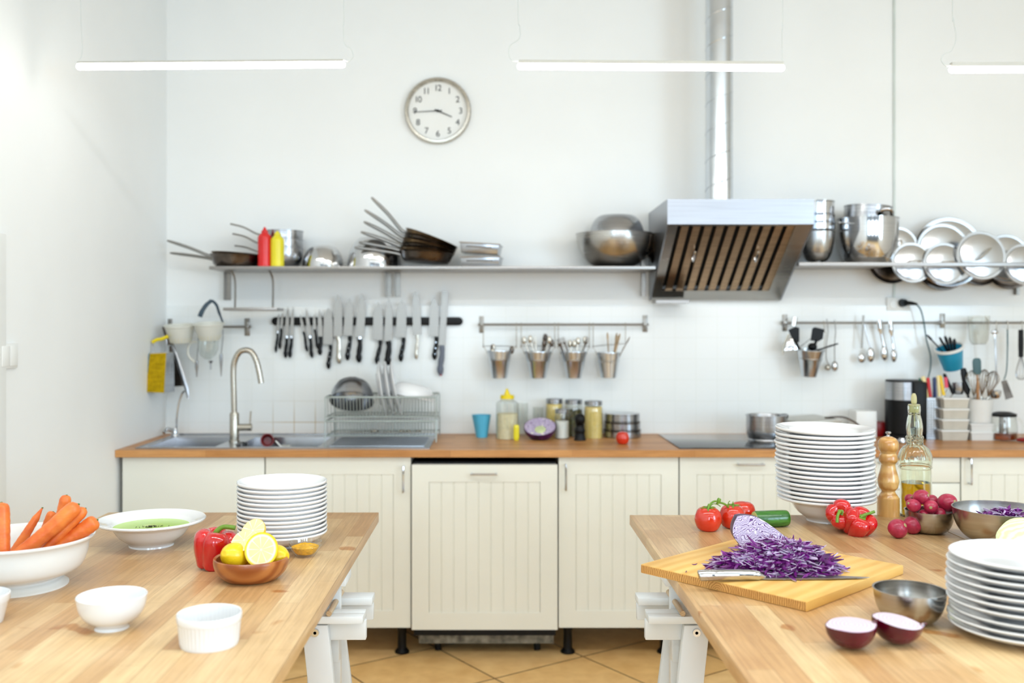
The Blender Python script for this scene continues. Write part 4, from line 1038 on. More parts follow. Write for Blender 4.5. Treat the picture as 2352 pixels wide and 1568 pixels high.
strainer('white plastic colander on the short rail, left one', 379, 450, 746, 786, 4.42, 'frost')
strainer('white plastic colander on the short rail, right one', 446, 517, 742, 780, 4.40, 'frost')
t = thing('funnel', 'dark metal cone strainer hanging at the left end of the short rail', 'strainer', P(386, 790, 4.45))
b = MB(); b.tube([P(378,750,4.45), P(384,770,4.45), P(390,792,4.45)], [.012,.012,.008], 12); part('cone', b, M['dpan'], t, world=True)
t = thing('tongs', 'dark blue grey arched tongs over the short rail', 'tongs', P(486, 690, 4.47))
b = MB(); b.tube(cr([P(459,727,4.45),P(464,715,4.45),P(474,700,4.46),P(486,690,4.47)], 4), [.011]*5+[.010]*4+[.009]*4, 12, flat=.6); part('arm', b, mat('dark_blue_grey_silicone', (50,70,84), .45), t, world=True)
b = MB(); b.tube(cr([P(487,690,4.47),P(497,700,4.46),P(504,720,4.45),P(513,743,4.44)], 4), [.009]*5+[.008]*4+[.006]*4, 12, flat=.6); part('arm', b, M['navyh'] if False else bpy.data.materials['dark_blue_grey_silicone'], t, world=True)
Yj = 4.44; s = Yj/F
t = thing('glass_jug', 'upturned clear glass jug drying below the short rail', 'jug', P(478, 822, Yj))
b = MB(); b.T = Matrix.Translation(P(478,826,Yj)); b.lathe([(0,.0),(.012,.002),(.035,.02),(.046,.05),(.046,.095),(.044,.095),(.044,.05),(.033,.022),(.012,.004),(0,.003)], 36); part('glass_body', b, M['glass'], t, world=True)
b = MB(); b.tube(cr([P(452,785,Yj),P(440,786,Yj),P(432,800,Yj),P(434,818,Yj),P(448,832,Yj)], 5), .005, 10); part('jug_handle', b, M['frost'], t, world=True)
b = MB(); c = P(484,828,Yj-.01); b.cyl(c, c+Vector((0,0,-.012)), .012, 16, .006); b.cyl(c+Vector((0,0,-.012)), c+Vector((0,0,-.04)), .004, 10); part('knob', b, M['chrome'], t, world=True)
for i, (px, y0, y1) in enumerate(((452,830,866),(508,815,864))):
    b = MB(); b.tube([P(px+4,757,4.527), P(px+4,775,4.51), P(px,y0,4.46)], .0018, 6); b.tube([P(px,y0-2,4.45), P(px,y0+14,4.45), P(px,y1-14,4.45), P(px,y1,4.45)], [.0075,.0075,.004,.002], 12)
    solo('beater', b, M['steel'], ['slim steel beater hanging left of the glass jug knob','slim steel beater hanging right of the glass jug knob'][i], 'beater', P(px,y1,4.45), world=True)
# ---------------------------------------------------------------- right rail utensils
def utensil(nm, label, cat, pts, r, head=None, m='polish', hm=None, Y=4.526, flat=.5, hooked=None):
    pp = [P(x, y, Y) for x, y in pts]
    t = thing(nm, label, cat, pp[-1])
    q = cr(pp, 4) if len(pp) > 2 else pp
    rr = r if not isinstance(r, list) else [r[min(int(i*len(r)/len(q)), len(r)-1)] for i in range(len(q))]
    b = MB(); b.tube(q, rr, 10, flat=flat); part('handle', b, M[m], t, world=True)
    if head: 
        b = MB(); head(b, pp[-1]); part('head', b, M[hm or m], t, world=True)
    return t
def oval(rx, rz, ry=.008, dz=0, dx=0): return lambda b, e: b.ball(e+Vector((dx,0,-dz)), rx, ry, rz, 20, 12)
utensil('serving_spoon', 'steel serving spoon, first of four hanging together on the long rail', 'spoon', [(1983,724),(1981,760),(1979,800)], .005, oval(.017,.022,.008,.045), 'rail', 'polish')
utensil('serving_spoon', 'pale ladle spoon, second of four hanging together on the long rail', 'spoon', [(1985,745),(1992,775),(2000,800)], .004, oval(.018,.034,.01,.03), 'polish')
utensil('serving_fork', 'bright serving server with wide grip, third of four on the long rail', 'spoon', [(2019,735),(2021,752),(2026,775),(2031,796)], [.013,.012,.007,.007,.009], oval(.017,.034,.01,.03), 'polish')
utensil('serving_spoon', 'bright small server with wide grip, last of four on the long rail', 'spoon', [(2045,738),(2046,755),(2050,780),(2053,802)], [.012,.011,.006,.006,.008], oval(.014,.03,.01,.03), 'polish')
utensil('ladle', 'small steel ladle with bright bowl hooked beside the black spatulas', 'ladle', [(1917,734),(1919,760),(1917,790),(1917,832)], .003, oval(.016,.024,.012,.018), 'rail', 'polish')
utensil('ladle', 'thin wire ladle left of the bright small ladle', 'ladle', [(1899,732),(1902,760),(1898,790),(1898,825),(1906,838)], .0025, oval(.014,.014,.012,.012,-.01), 'rail', 'nickel')
utensil('skimmer', 'wide steel scoop hanging at the left end of the long rail', 'scoop', [(1826,728),(1824,740),(1823,748)], .012, None, 'polish')
t = thing('ice_scoop', 'steel scoop with bright handle below the left rail bracket', 'scoop', P(1815, 812, 4.48))
b = MB(); b.T = Matrix.Identity(4); b.add([P(1812,775,4.46),P(1820,775,4.46),P(1834,803,4.45),P(1800,806,4.45),P(1812,775,4.5),P(1820,775,4.5),P(1834,803,4.52),P(1800,806,4.52)], [(0,1,2,3),(7,6,5,4),(0,4,5,1),(1,5,6,2),(2,6,7,3),(3,7,4,0)]); part('scoop_body', b, M['polish'], t, world=True, bevel=.003)
b = MB(); b.tube([P(1797,815,4.48), P(1802,790,4.48), P(1812,768,4.48)], [.004,.005,.005], 8); part('scoop_handle', b, M['nickel'], t, world=True)
_, x, z0, h, rt = pail('galvanised bucket holding black spatulas on the long rail', 1858, 803, 864, 62, 34, 4.47, (math.radians(5),math.radians(2),0), hl=(1835,796), hr=(1888,760))
hook(1892, 741, 762, 'hook carrying the bucket of black spatulas')
def blackturner(label, q, Y, handle):
    t = thing('spatula', label, 'spatula', P(*handle[-1], Y))
    b = MB(); v = [P(x, y, Y) for x, y in q]; n_ = len(v); vs = v+[p+Vector((0,.004,0)) for p in v]
    b.add(vs, [tuple(range(n_)), tuple(range(2*n_-1, n_-1, -1))]+[(k, k+n_, (k+1) % n_+n_, (k+1) % n_) for k in range(n_)]); part('blade', b, M['black'], t, world=True)
    b = MB(); b.tube([P(x, y, Y) for x, y in handle], .0065, 8); part('handle', b, M['black'], t, world=True)
blackturner('black spatula leaning left out of the spatula bucket', [(1811,757),(1828,750),(1836,753),(1836,785),(1828,788),(1818,775)], 4.46, [(1826,780),(1834,798),(1848,822)])
blackturner('broad black slotted turner standing upright in the spatula bucket', [(1866,754),(1872,751),(1893,756),(1890,778),(1880,784),(1862,782)], 4.45, [(1876,780),(1868,800),(1862,830)])
t = thing('ladle', 'black plastic ladle bowl resting in the spatula bucket', 'ladle', P(1866,798,4.45)); b = MB(); b.ball(P(1866,796,4.45), .021, .02, .018, 20, 12); part('bowl', b, M['black'], t, world=True)
b = MB(); b.tube([P(1868,805,4.45), P(1860,835,4.46)], .005, 8); part('handle', b, M['black'], t, world=True)
t = thing('serving_fork', 'thin black fork handle sticking out to the right of the bucket', 'fork', P(1885,802,4.45)); b = MB(); b.tube([P(1872,806,4.45), P(1890,800,4.45), P(1908,794,4.45), P(1925,789,4.45)], [.005,.0035,.0045,.003], 8); part('handle', b, M['black'], t, world=True)
# blue bucket, tilted
_, x, z0, h, rt = pail('blue painted bucket hanging tilted at the right, white rim', 2189, 797, 845, 58, 42, 4.46, (math.radians(14), math.radians(-18), 0), 'blue2', False, white=True)
hook(2168, 741, 775, 'hook carrying the tilted blue bucket')
b = MB(); b.T = rotT((x, 4.46, z0), math.radians(14), math.radians(-18), 0)
for k, (px, py, pl) in enumerate(((2132,772,0),(2160,778,1),(2172,776,2),(2182,778,3),(2192,782,4),(2166,788,5))):
    e = P(px, py, 4.44+.006*(k % 3)); o = Vector((x+.004*(k-2), 4.455, z0+.03)); d = (e-o).normalized()
    spoon_at(o, d, (e-o).length-.02, 'black_handled_knife', 'black handled utensil standing in the tilted blue bucket', 'utensils in the blue bucket', 'black', .005)
# clear plastic measuring jug / whisk on the rail
t = thing('clear_funnel', 'clear plastic holder hanging on the long rail right of the blue bucket', 'holder', P(2248, 800, 4.48))
b = MB(); b.T = Matrix.Translation(P(2248,790,4.46)); b.lathe([(.045,.13),(.047,.13),(.047,.1),(.04,.02),(.03,.0),(.028,.002),(.038,.022),(.045,.1)], 32, close=True); part('cup', b, M['clearp'], t, world=True)
b = MB(); b.tube(cr([P(2228,735,4.47),P(2240,726,4.47),P(2262,728,4.47),P(2272,740,4.47)], 4), .003, 8); part('clip', b, M['white'], t, world=True)
for k, (pts, lab, nm, hd) in enumerate((
    ([(2287,733),(2286,745),(2285,757)], 'x', None, None),)): pass
hook(2287, 741, 757, 'hook carrying the long pale ladle'); hook(2313, 741, 757, 'hook carrying the thin dark turner'); hook(2346, 741, 757, 'hook carrying the black handled whisk')
t = utensil('ladle', 'long pale ladle with steel bowl hanging at the right', 'ladle', [(2285,757),(2286,790),(2288,840),(2290,880)], [.006,.0045,.0045,.0045], None, 'polish', Y=4.47)
b = MB(); b.ball(P(2285,762,4.47), .018, .006, .011, 16, 8); part('hanging_grip', b, M['polish'], t, world=True)
b = MB(); b.T = rotT(P(2285,915,4.44), 0, 0, 0); b.lathe(bowl_prof(.027,.036,.012), 32); part('ladle_bowl', b, M['polish'], t, world=True)
t = utensil('turner', 'thin dark handled slotted turner hanging at the right', 'turner', [(2314,757),(2314,800),(2312,850),(2306,872)], [.0035,.003,.003,.003], None, 'cordt', Y=4.47)
b = MB(); q = [P(2300,875,4.46), P(2312,872,4.46), P(2328,912,4.44), P(2310,918,4.44)]; quadplate(b, q, (0,1,0), .002); part('blade', b, M['dpan'], t, world=True, smooth=False)
t = utensil('whisk', 'black handled whisk hanging at the right edge', 'whisk', [(2345,757),(2345,790),(2345,820)], [.0115,.012,.011], None, 'black', Y=4.47, flat=.8)
b = MB()
for k in range(5):
    a = k*PI/5; dx, dy = .022*math.cos(a), .022*math.sin(a); c = P(2345,820,4.47)
    b.tube(cr([c+Vector((dx*.2,dy*.2,0)), c+Vector((dx,dy,-.07)), c+Vector((dx*.6,dy*.6,-.1)), c+Vector((-dx*.6,-dy*.6,-.1)), c+Vector((-dx,-dy,-.07)), c+Vector((-dx*.2,-dy*.2,0))], 4), .001, 5)
part('wires', b, M['steel'], t, world=True)
# ================================================================ THINGS ON THE WORKTOP
def at(px, Y): return Vector((P(px,0,Y).x, Y, KZ))
def lathed(nm, label, cat, loc, parts, rot=(0,0,0), group=None, seg=36):
    t = thing(nm, label, cat, loc, rot, group)
    for (pn, prof, m, *rest) in parts:
        b = MB(); b.lathe(prof, seg, rest[0] if rest else None); part(pn, b, M[m], t)
    return t
# sink contents
q = Vector((P(611,0,4.30).x, 4.335, KZ-.0065)); bowl('mixing_bowl', 'steel bowl in the right sink basin under the dark red cup', (q.x, 4.295, KZ-.1275), (0,0,0), .075, .088, .03, 'steel'); b = MB(); b.lathe([(0,0),(.018,0),(.0275,.05),(.029,.052),(.0265,.052),(.017,.003),(0,.003)], 28)
solo('cup', b, M['red2'], 'deep red plastic cup lying in the right sink basin', 'cup', q, (math.radians(80), 0, math.radians(10)))
b = MB(); b.tube([(-.04,.03,.0),(0,0,.01),(.05,-.05,.02)], .0035, 8); solo('spoon', b, M['white'], 'white plastic stick leaning in the right sink basin', 'stick', (P(640,0,4.12).x, 4.15, KZ-.02), (0,math.radians(50),0))
b = MB(); b.ball((0,0,0), .02, .01, .012, 10, 6, lambda q: 1+.4*math.sin(q.x*9+q.z*7)); solo('vegetable_scrap', b, M['leafs'], 'green vegetable scrap at the back of the right sink basin', 'scrap', (P(687,0,4.36).x, 4.36, KZ-.105))
b = MB(); b.lathe(cp([(0,0),(.02,.0),(.026,.012),(.028,.03)], 4)+[(.026,.03),(.02,.006),(0,.003)], 28); solo('measuring_cup', b, M['polish'], 'small shiny steel cup at the left end of the right basin', 'cup', (P(556,0,4.12).x, 4.12, KZ-.025), (math.radians(30),0,0))
# dish rack
YF, YB_ = 4.19, 4.44; zA = KZ+.006
X0, X1 = P(748,0,YF).x, P(1001,0,YF).x
t = thing('dish_rack', 'two tier white wire dish rack on the sink drainboard', 'dish rack', ((X0+X1)/2, 4.31, zA))
M['wire'] = mat('coated_wire', (176,184,178), .35, .4)
zt2, zm2, zt1_, zb1 = P(0,912,YF).z, P(0,958,YF).z, P(0,967,YF).z, P(0,1001,YF).z
def tier(name, z0, z1, sl, n):
    b = MB(); f0, f1, k0, k1 = YF+sl, YF, YB_-sl, YB_
    for (ya, yb_, z, r) in ((f1,k1,z1,.0045),(f0,k0,z0,.003)):
        b.tube([(X0,ya,z),(X1,ya,z),(X1,yb_,z),(X0,yb_,z)], r, 6, closed=True)
    p = part(name, b, M['wire'], t, world=True)
    b = MB()
    for k in range(n):
        x = X0+(X1-X0)*(k+.5)/n; b.tube([(x,f1,z1),(x,f0,z0),(x,k0,z0),(x,k1,z1)], .0017, 5)
    part('wires', b, M['wire'], p, world=True)
    return p
tier('upper_basket', zm2, zt2, .02, 34); tier('lower_tray', zb1, zt1_, .012, 34)
for x in (X0-.002, X1+.002):
    for (ya, yb_) in ((YF, YF-.012), (YB_, YB_+.012)):
        b = MB(); b.tube(cr([(x,ya,zt2),(x,yb_+ (.012 if ya == YF else -.012),zm2),(x,ya,zt1_),(x,yb_,zA)], 3), .0028, 8); part('leg', b, M['wire'], t, world=True)
Yr = 4.30; R = 50*Yr/F
bowl('mixing_bowl', 'steel bowl lying on its side in the dish rack', (P(808,0,Yr).x, Yr+.05, P(0,922,Yr).z+.088), (math.radians(149),0,0), R, .10, .03, 'steel')
def plate_prof(R, h=.02, rb=.55):
    return cp([(0,0),(R*rb,0),(R*rb,.003),(R*.72,.006),(R*.9,h*.7),(R,h)], 3)+[(R+.0008,h+.002),(R-.001,h+.0035)]+cp([(R*.9,h*.7+.004),(R*.7,.0105),(R*rb*.95,.007),(0,.007)], 3)
pr = MB(); pr.lathe(plate_prof(.125), 48)
for i, (px, ry) in enumerate(((872,81),(888,80),(903,79))):
    z = P(0, 905, 4.32).z
    solo('plate', pr, M['porc'], 'white plate standing upright in the dish rack, %s of three' % ['left','middle','right'][i], 'plate', (P(px,0,4.32).x-.008, 4.33, z+.02), (0, math.radians(ry), math.radians(4)), 'plates upright in the dish rack')
bowl('serving_bowl', 'white bowl upside down tilted at the right of the dish rack', (P(952,0,4.32).x, 4.33, P(0,905,4.32).z+.046), (PI-math.radians(6), math.radians(13), 0), .098, .062, .04, 'porc', t=.004)
for i, (px, l, a) in enumerate(((838,.12,4),(905,.10,-8),(930,.05,30),(948,.07,15))):
    b = MB(); b.tube([(-l/2,0,0),(l*.2,0,.002)], .0035, 8, flat=.5); b.ball((l*.35,0,.003), l*.2, .012, .006, 14, 8)
    solo('spoon', b, M['nickel'], 'steel spoon lying in the lower tray of the dish rack, %s from the left' % ORD[i], 'spoon', (P(px,0,4.25).x, 4.25, zb1+.012), (0,0,math.radians(a)))
# measuring beaker
Y = 4.42; s = Y/F
t = thing('beaker', 'light blue plastic beaker on the worktop beside the glass jar', 'beaker', at(1107, Y))
b = MB(); rt, rb, h = 20.5*s, 13*s, 51*s
def spout(r, z, a): 
    f = max(0, math.cos(a-PI))**12*(z/h)**2 if z > 0 else 0
    return (r+.006*f, z)
b.lathe([(0,0),(rb,0),(rt,h),(rt+.001,h+.001),(rt-.001,h+.001),(rb-.001,.002),(0,.002)], 40, spout); part('beaker_body', b, M['blue'], t)
# glass storage jar with yellow lid
Y = 4.37; s = Y/F
def gjar(label, px, Y, w, top, bot, fill, fm, lidm='steel', lidh=.022, neck=.9, gl='glass', nm='storage_jar', spoutlid=False):
    s = Y/F; r = w/2*s; H = (bot-top)*s; hf = (bot-fill)*s if fill else 0; k = H-lidh
    t = thing(nm, label, 'jar', at(px, Y))
    o = cp([(0,.001),(r*.9,.001),(r,.008),(r,k*.8),(r*.97,k*.9),(r*neck,k-.004)], 3)+[(r*neck,k)]
    i = [(max(0,a-.0022), b_+.0022) for a, b_ in o[:-1]]+[(r*neck-.0022, k)]
    b = MB(); b.lathe(o+i[::-1], 40); part('glass_body', b, M[gl], t)
    if fill:
        b = MB(); ri = r-.0032; b.lathe(cp([(0,.0045),(ri*.9,.0045),(ri,.011),(ri,hf)], 3)+[(ri*.96,hf+.001),(0,hf+.002)], 36); part('contents', b, M[fm], t)
    b = MB(); rl = r*neck+.002
    if spoutlid:
        b.lathe([(0,k+.0005),(rl,k+.0005),(rl,k+lidh*.8),(rl-.003,k+lidh),(0,k+lidh)], 36); b.tube([(-.004,0,k+lidh),(.0,0,k+lidh+.012),(-.002,0,k+lidh+.028)], [.012,.010,.004], 12)
        b.tube([(.004,0,k+lidh),(.012,0,k+lidh+.006)], [.01,.006], 10)
    else: b.lathe([(0,k+.0005),(rl,k+.0005),(rl,k+lidh-.002),(rl-.002,k+lidh),(rl*.8,k+lidh-.0015),(0,k+lidh-.0015)], 36)
    part('lid', b, M[lidm], t); return t
gjar('glass jar of pale sugar with a yellow pouring lid', 1165, 4.37, 52, 908, 1008, 951, 'rice', 'lidy', .018, .58, spoutlid=True)
b = MB(); b.tube(cr([(0,0,0),(0,0,.02),(0,0,.055),(0,0,.07)], 3), [.008,.011,.013,.013,.013,.013,.013,.013,.011,.009], 12, flat=.6); solo('scoop', b, M['yellow'], 'yellow plastic scoop standing against the sugar jar', 'scoop', at(1186, 4.29)+Vector((0,0,.0)), (0,0,0))
b = MB(); r = .026; b.lathe([(0,0),(r,0),(r,.15),(r-.0015,.15),(r-.0015,.003),(0,.003)], 32); solo('drinking_glass', b, M['glass'], 'tall empty glass behind the half red cabbage, left one', 'glass', at(1200, 4.50))
b = MB(); b.lathe([(0,0),(r*.9,0),(r,.13),(r-.0015,.13),(r*.9-.0015,.003),(0,.003)], 32); solo('drinking_glass', b, M['glass'], 'empty glass behind the half red cabbage, right one', 'glass', at(1236, 4.51))
gjar('tall jar of yellow pasta at the back, left of the herb jar', 1273, 4.49, 40, 915, 1000, 928, 'pasta')
gjar('jar of dark green herbs with a steel lid at the back', 1318, 4.47, 42, 916, 1000, 940, 'olive')
gjar('small jar of white salt in front of the pasta jar', 1291, 4.37, 34, 937, 1005, 965, 'salt', lidh=.02)
gjar('wide jar filled with pale yellow flour right of the black grinder', 1363, 4.40, 43, 918, 1003, 932, 'pasta', lidh=.02)
Y = 4.30; s = Y/F
lathed('pepper_grinder', 'small black pepper grinder on the worktop before the jars', 'pepper grinder', at(1332, Y),
   [('base', cp([(0,0),(.0255,0),(.0255,.008),(.021,.03),(.0235,.045),(.018,.062),(.0195,.071)], 3)+[(0,.071)], 'mortar' if False else 'black'), ('head', cp([(0,.072),(.0165,.073),(.023,.088),(.022,.105),(.012,.117)], 3)+[(0,.119)], 'black')])
# stacked steel tins
Y = 4.43; s = Y/F
for i in range(3):
    h = 18.3*s; r = (43-1.5*i)*s
    lathed('steel_container', 'round steel container behind the small tomato, %s of three stacked' % ['lowest','middle','topmost'][i], 'container', at(1429, Y)+Vector((0,0,h*i)),
       [('container_body', [(0,.0003),(r*.97,.0003),(r*.97,.002),(r,.004),(r,h*.78),(0,h*.78)], 'steel'), ('container_lid', [(0,h*.785),(r*.975,h*.785),(r*.975,h*.88),(r*1.01,h*.9),(r*1.01,h*.985),(r*.98,h*.99),(0,h*.99)], 'dpan' if i < 2 else 'steel')], group='stacked steel containers')
# half red cabbage
Y = 4.33; s = Y/F
t = thing('half_cabbage', 'halved red cabbage with white core lying on the worktop', 'cabbage', at(1240, Y), (math.radians(0),0,0))
b = MB(); R = 37*s
vs = []; N1, N2 = 32, 10
Tm = Matrix.Translation((0,0,.058)) @ Euler((math.radians(28), math.radians(-4), 0)).to_matrix().to_4x4()
b.T = Tm
prof = [(R*math.cos(a*PI/2/N2)*1.0, -R*.86*math.sin(a*PI/2/N2)) for a in range(N2+1)]
b.lathe([(0,0),(R*.97,0)]+prof[:-1]+[(0,-R*.86)], N1); part('leaves', b, M['cabskin'], t)
b = MB(); b.T = Tm; b.lathe([(0,.0012),(R*.96,.0012),(R*.96,.0004),(0,.0004)], N1); part('cut_face', b, M['cabcut'], t, label='pale veined cut face')
b = MB(); b.T = Tm; b.ball((.0,-R*.35,.0), .026, .03, .006, 20, 10); part('core', b, M['cabw'], t, label='white core')
# small tomato
def tomato_prof(R, H):
    return cp([(0,.06*H),(R*.35,0),(R*.75,.08*H),(R*.98,.38*H),(R*.97,.62*H),(R*.78,.87*H),(R*.42,.985*H),(R*.14,.94*H),(0,.86*H)], 4)
def tomato(label, loc, R, H, rot=(0,0,0), calyx=True, nm='tomato', k=5, amp=.022):
    t = thing(nm, label, 'tomato', loc, rot)
    b = MB(); ph = random.random()*6
    b.lathe(tomato_prof(R, H), 56, lambda r, z, a: (r*(1+amp*math.cos(k*a+ph)*(z/H)**1.2+.012*math.cos(2*a+ph)), z)); part('fruit', b, M['tomato'], t, ang=60)
    if calyx:
        b = MB()
        for q in range(6):
            a = q*PI/3+.3; L = R*.62*(1+.2*math.sin(q*2.3))
            c, s_ = math.cos(a), math.sin(a)
            b.tube(cr([(0,0,H*.9),(c*L*.35,s_*L*.35,H*.985),(c*L*.8,s_*L*.8,H*.99),(c*L*1.1,s_*L*1.1,H*(1.05 if q % 2 else .93))], 4), [.003,.004,.0042,.004,.004,.0036,.0034,.003,.0026,.002,.0014,.0008,.0004], 6, flat=.4)
        b.tube([(0,0,H*.88),(0,0,H*1.06)], .0028, 8); part('calyx', b, M['leafs'], t)
    return t
s = 4.13/F; tomato('small red tomato in front of the steel containers', (P(1430,0,4.16).x, 4.16, KZ), 15.5*s, 29*s, calyx=False, amp=.005)
# hob
b = MB(); X0h = (1560-CX)*4.0/F; b.box(X0h, X0h+.585, 4.0, 4.51, KZ, KZ+.005); solo('hob', b, M['hob'], 'black glass hob set in the worktop', 'hob', (X0h+.29, 4.25, KZ), world=True, bevel=.0015)
Y = 4.27; s = Y/F; zh_ = KZ+.005
t = thing('saucepan', 'steel saucepan standing on the black hob behind the plates', 'saucepan', (P(1760,0,Y).x, Y, zh_))
R = 45*s; h = .108
b = MB(); b.lathe(cp([(0,0),(R*.86,0),(R*.9,.008),(R*.98,.03),(R,.05),(R,h)], 3)+[(R+.004,h),(R+.004,h+.003),(R-.001,h+.003),(R-.003,h),(R-.003,.05),(R*.9,.01),(0,.005)], 48); part('pan_body', b, M['dpan'] if False else M['steel'], t)
b = MB(); b.tube(cr([(R*.75,R*.68,h*.8),(R*1.0,R*.9,h*.95),(R*1.25,R*.6,h*.95),(R*.98,R*.1,h*.8)], 4), .006, 8); b.tube(cr([(-R*.3,-R*.9,h*.82)]*1+[(-R*.1,-R*1.12,h*.88),(R*.2,-R*1.12,h*.88),(R*.35,-R*.9,h*.82)], 4), .005, 8) if False else None
part('pan_handle', b, M['black'], t)
# flat boards and trays lying behind the plates
b = MB(); b.box(-.10,.10,-.13,.13,0,.012); solo('tray', b, M['alu'], 'pale tray lying at the back behind the hob pan', 'tray', (P(1852,0,4.4).x, 4.39, P(0,966,4.39).z), (0,math.radians(-3),math.radians(8)), bevel=.003)
b = MB(); b.box(-.09,.09,-.12,.12,0,.085); solo('storage_box', b, M['frost'], 'low pale plastic box under the tray behind the hob pan', 'box', (P(1852,0,4.4).x+.01, 4.40, KZ+.001), (0,0,math.radians(4)), bevel=.004)
b = MB(); b.tube(cr([(-.07,0,.10),(0,-.02,.105),(.05,-.03,.085),(.09,-.02,.055)], 5), [.012]*16, 10, flat=.35); solo('kitchen_scale', b, M['dpan'], 'grey metal utensil slanting down beside the white box', 'utensil', (P(1930,0,4.35).x, 4.35, KZ-.004), world=False)
b = MB(); b.box(-.047,.047,-.05,.05,0,.12); solo('storage_box', b, M['white'], 'plain white box standing behind the tall bowl stack', 'box', (P(1983,0,4.45).x, 4.46, KZ), bevel=.003)
b = MB(); b.box(-.035,.05,-.04,.04,0,.066); solo('storage_box', b, M['red2'], 'dark red box left of the black kettle', 'box', (P(2018,0,4.47).x+.01, 4.48, KZ), bevel=.004)
# electric kettle / coffee grinder
Y = 4.40; s = Y/F
t = thing('kettle', 'tall black appliance with steel upper band before the wall', 'kettle', at(2077, Y))
b = MB(); b.lathe([(0,0),(.088,0),(.09,.004),(.088,.018),(.08,.022),(0,.022)], 40); part('base', b, M['black'], t)
w = 42*s; h = 133*s; 
b = MB(); b.lathe([(0,.023),(w,.023),(w,h*.66),(0,h*.66)], 48); part('body', b, M['black'], t)
b = MB(); b.lathe([(0,h*.665),(w*.995,h*.665),(w*.98,h*.97),(0,h*.97)], 48); part('steel_band', b, M['steel'], t)
b = MB(); b.lathe([(0,h*.972),(w*.98,h*.972),(w*.96,h),(0,h)], 48); part('lid', b, M['black'], t)
b = MB(); b.box(.0,.062,-w-.018,-w*.55,.024,h*.985); part('handle', b, M['black'], t, bevel=.008)
# perforated knife holder with coloured handles
Y = 4.36; s = Y/F; zt_h = P(0,912,Y).z
t = thing('knife_block', 'perforated steel holder filled with coloured handled knives', 'holder', at(2139, Y))
b = MB(); X0k, X1k = (2121-CX)*s, (2158-CX)*s; xc = at(2139,Y).x
b.box(X0k, X1k, Y-.035, Y+.035, KZ+.001, KZ+.004)
for (a0,a1,c0,c1) in ((X0k,X1k,Y-.035,Y-.033),(X0k,X1k,Y+.033,Y+.035),(X0k,X0k+.002,Y-.033,Y+.033),(X1k-.002,X1k,Y-.033,Y+.033)): b.box(a0,a1,c0,c1,KZ+.004,zt_h)
part('holder_body', b, M['steel'], t, world=True)
b = MB()
for r_ in range(16):
    for c in range(6): b.cyl((X0k+.008+c*(X1k-X0k-.016)/5, Y-.0352, KZ+.015+r_*.0105), (X0k+.008+c*(X1k-X0k-.016)/5, Y-.0356, KZ+.015+r_*.0105), .0028, 6)
part('perforations', b, M['gap'], t, world=True)
for i, (px0, py0, px1, py1, m, cn, r) in enumerate(((2112,868,2122,914,'greenh','dark green',.006),(2120,864,2128,914,'creamh','cream',.0105),(2131,867,2137,912,'redh','red',.008),(2146,866,2147,912,'navyh','navy blue',.0085),(2154,862,2158,910,'creamh','pale',.007),(2159,862,2168,908,'yelh','yellow',.008),(2172,866,2174,890,'pinkh','pink',.008),(2168,858,2190,904,'black','long black',.008))):
    a = P(px0, py0, Y-.01+.006*(i % 3)); c = P(px1, py1, Y-.01); L = (c-a)
    t = thing('kitchen_knife', 'knife with %s handle standing in the perforated holder' % cn, 'knife', c, group='knives in the steel holder')
    b = MB(); b.tube([a, a.lerp(c,.08), a.lerp(c,.5), a.lerp(c,.9), c], [r*.6, r, r*.9, r, r*.9], 10, flat=.8); part('handle', b, M[m], t, world=True)
    b = MB(); d = L.normalized(); e = c+d*.07
    if e.x > X1k-.004: e.x = X1k-.004
    if e.x < X0k+.004: e.x = X0k+.004
    b.tube([c, e], [.006,.003], 4, flat=.3); part('blade', b, M['blade'], t, world=True)
# stacked clear tubs
def tub(label, px, Y, w, z0, h, lid=True, content=None, m='clearp', group=None, lm='white'):
    s = Y/F; W = w/2*s; t = thing('food_tub', label, 'tub', (P(px,0,Y).x, Y, z0), group=group)
    b = MB(); D_ = W*.8; e = W*.08; q = .0015
    o = [(-W+e,-D_+e,0),(W-e,-D_+e,0),(W-e,D_-e,0),(-W+e,D_-e,0)]; u = [(-W,-D_,h),(W,-D_,h),(W,D_,h),(-W,D_,h)]
    sc = lambda p, dz=0: (p[0]*(1-q/W*1.2), p[1]*(1-q/D_*1.2), p[2]+dz)
    oi = [sc(p,q) for p in o]; ui = [sc(p) for p in u]; vs = o+u+oi+ui; fs = [(0,3,2,1),(8,9,10,11)]
    for k in range(4):
        k2 = (k+1) % 4; fs += [(k,k2,4+k2,4+k),(8+k2,8+k,12+k,12+k2),(4+k,4+k2,12+k2,12+k)]
    b.add(vs, fs); part('tub_body', b, M[m], t)
    if content: b = MB(); b.box(-W*.86,W*.86,-D_*.86,D_*.86,q*2,h*.6); part('contents', b, M[content], t, bevel=.003)
    if lid: b = MB(); b.box(-W*1.06,W*1.06,-D_*1.06,D_*1.06,h+.0003,h+.007); part('lid', b, M[lm], t, bevel=.002)
Y = 4.33; s = Y/F
M['frostc'] = mat('cloudy_tub_plastic', (202,196,182), .35, var=.06, scale=20); M['frostw'] = mat('cloudy_white_plastic', (226,226,222), .35, var=.03)
M['tubfill'] = mat('beige_leftovers', (196,178,142), .6, var=.2, scale=30)
zz_ = KZ
for i in range(4):
    tub('cloudy lidded food tub left of the utensil pot, %s of four' % ['lowest','second lowest','second from the top','topmost'][i], 2183+i, Y, 60-i, zz_+.0005, 24.3*s-.0085, content=None, m='frostc', group='stacked food tubs'); zz_ += 24.3*s
zz_ = KZ
for i in range(2):
    tub('cloudy white tub with lid under the white utensil pot, %s of two' % ['lower','upper'][i], 2249, Y, 58, zz_+.0005, (20 if i == 0 else 19)*s-.008, m='frostw', group='tubs under the utensil pot'); zz_ += 20*s
zp = zz_
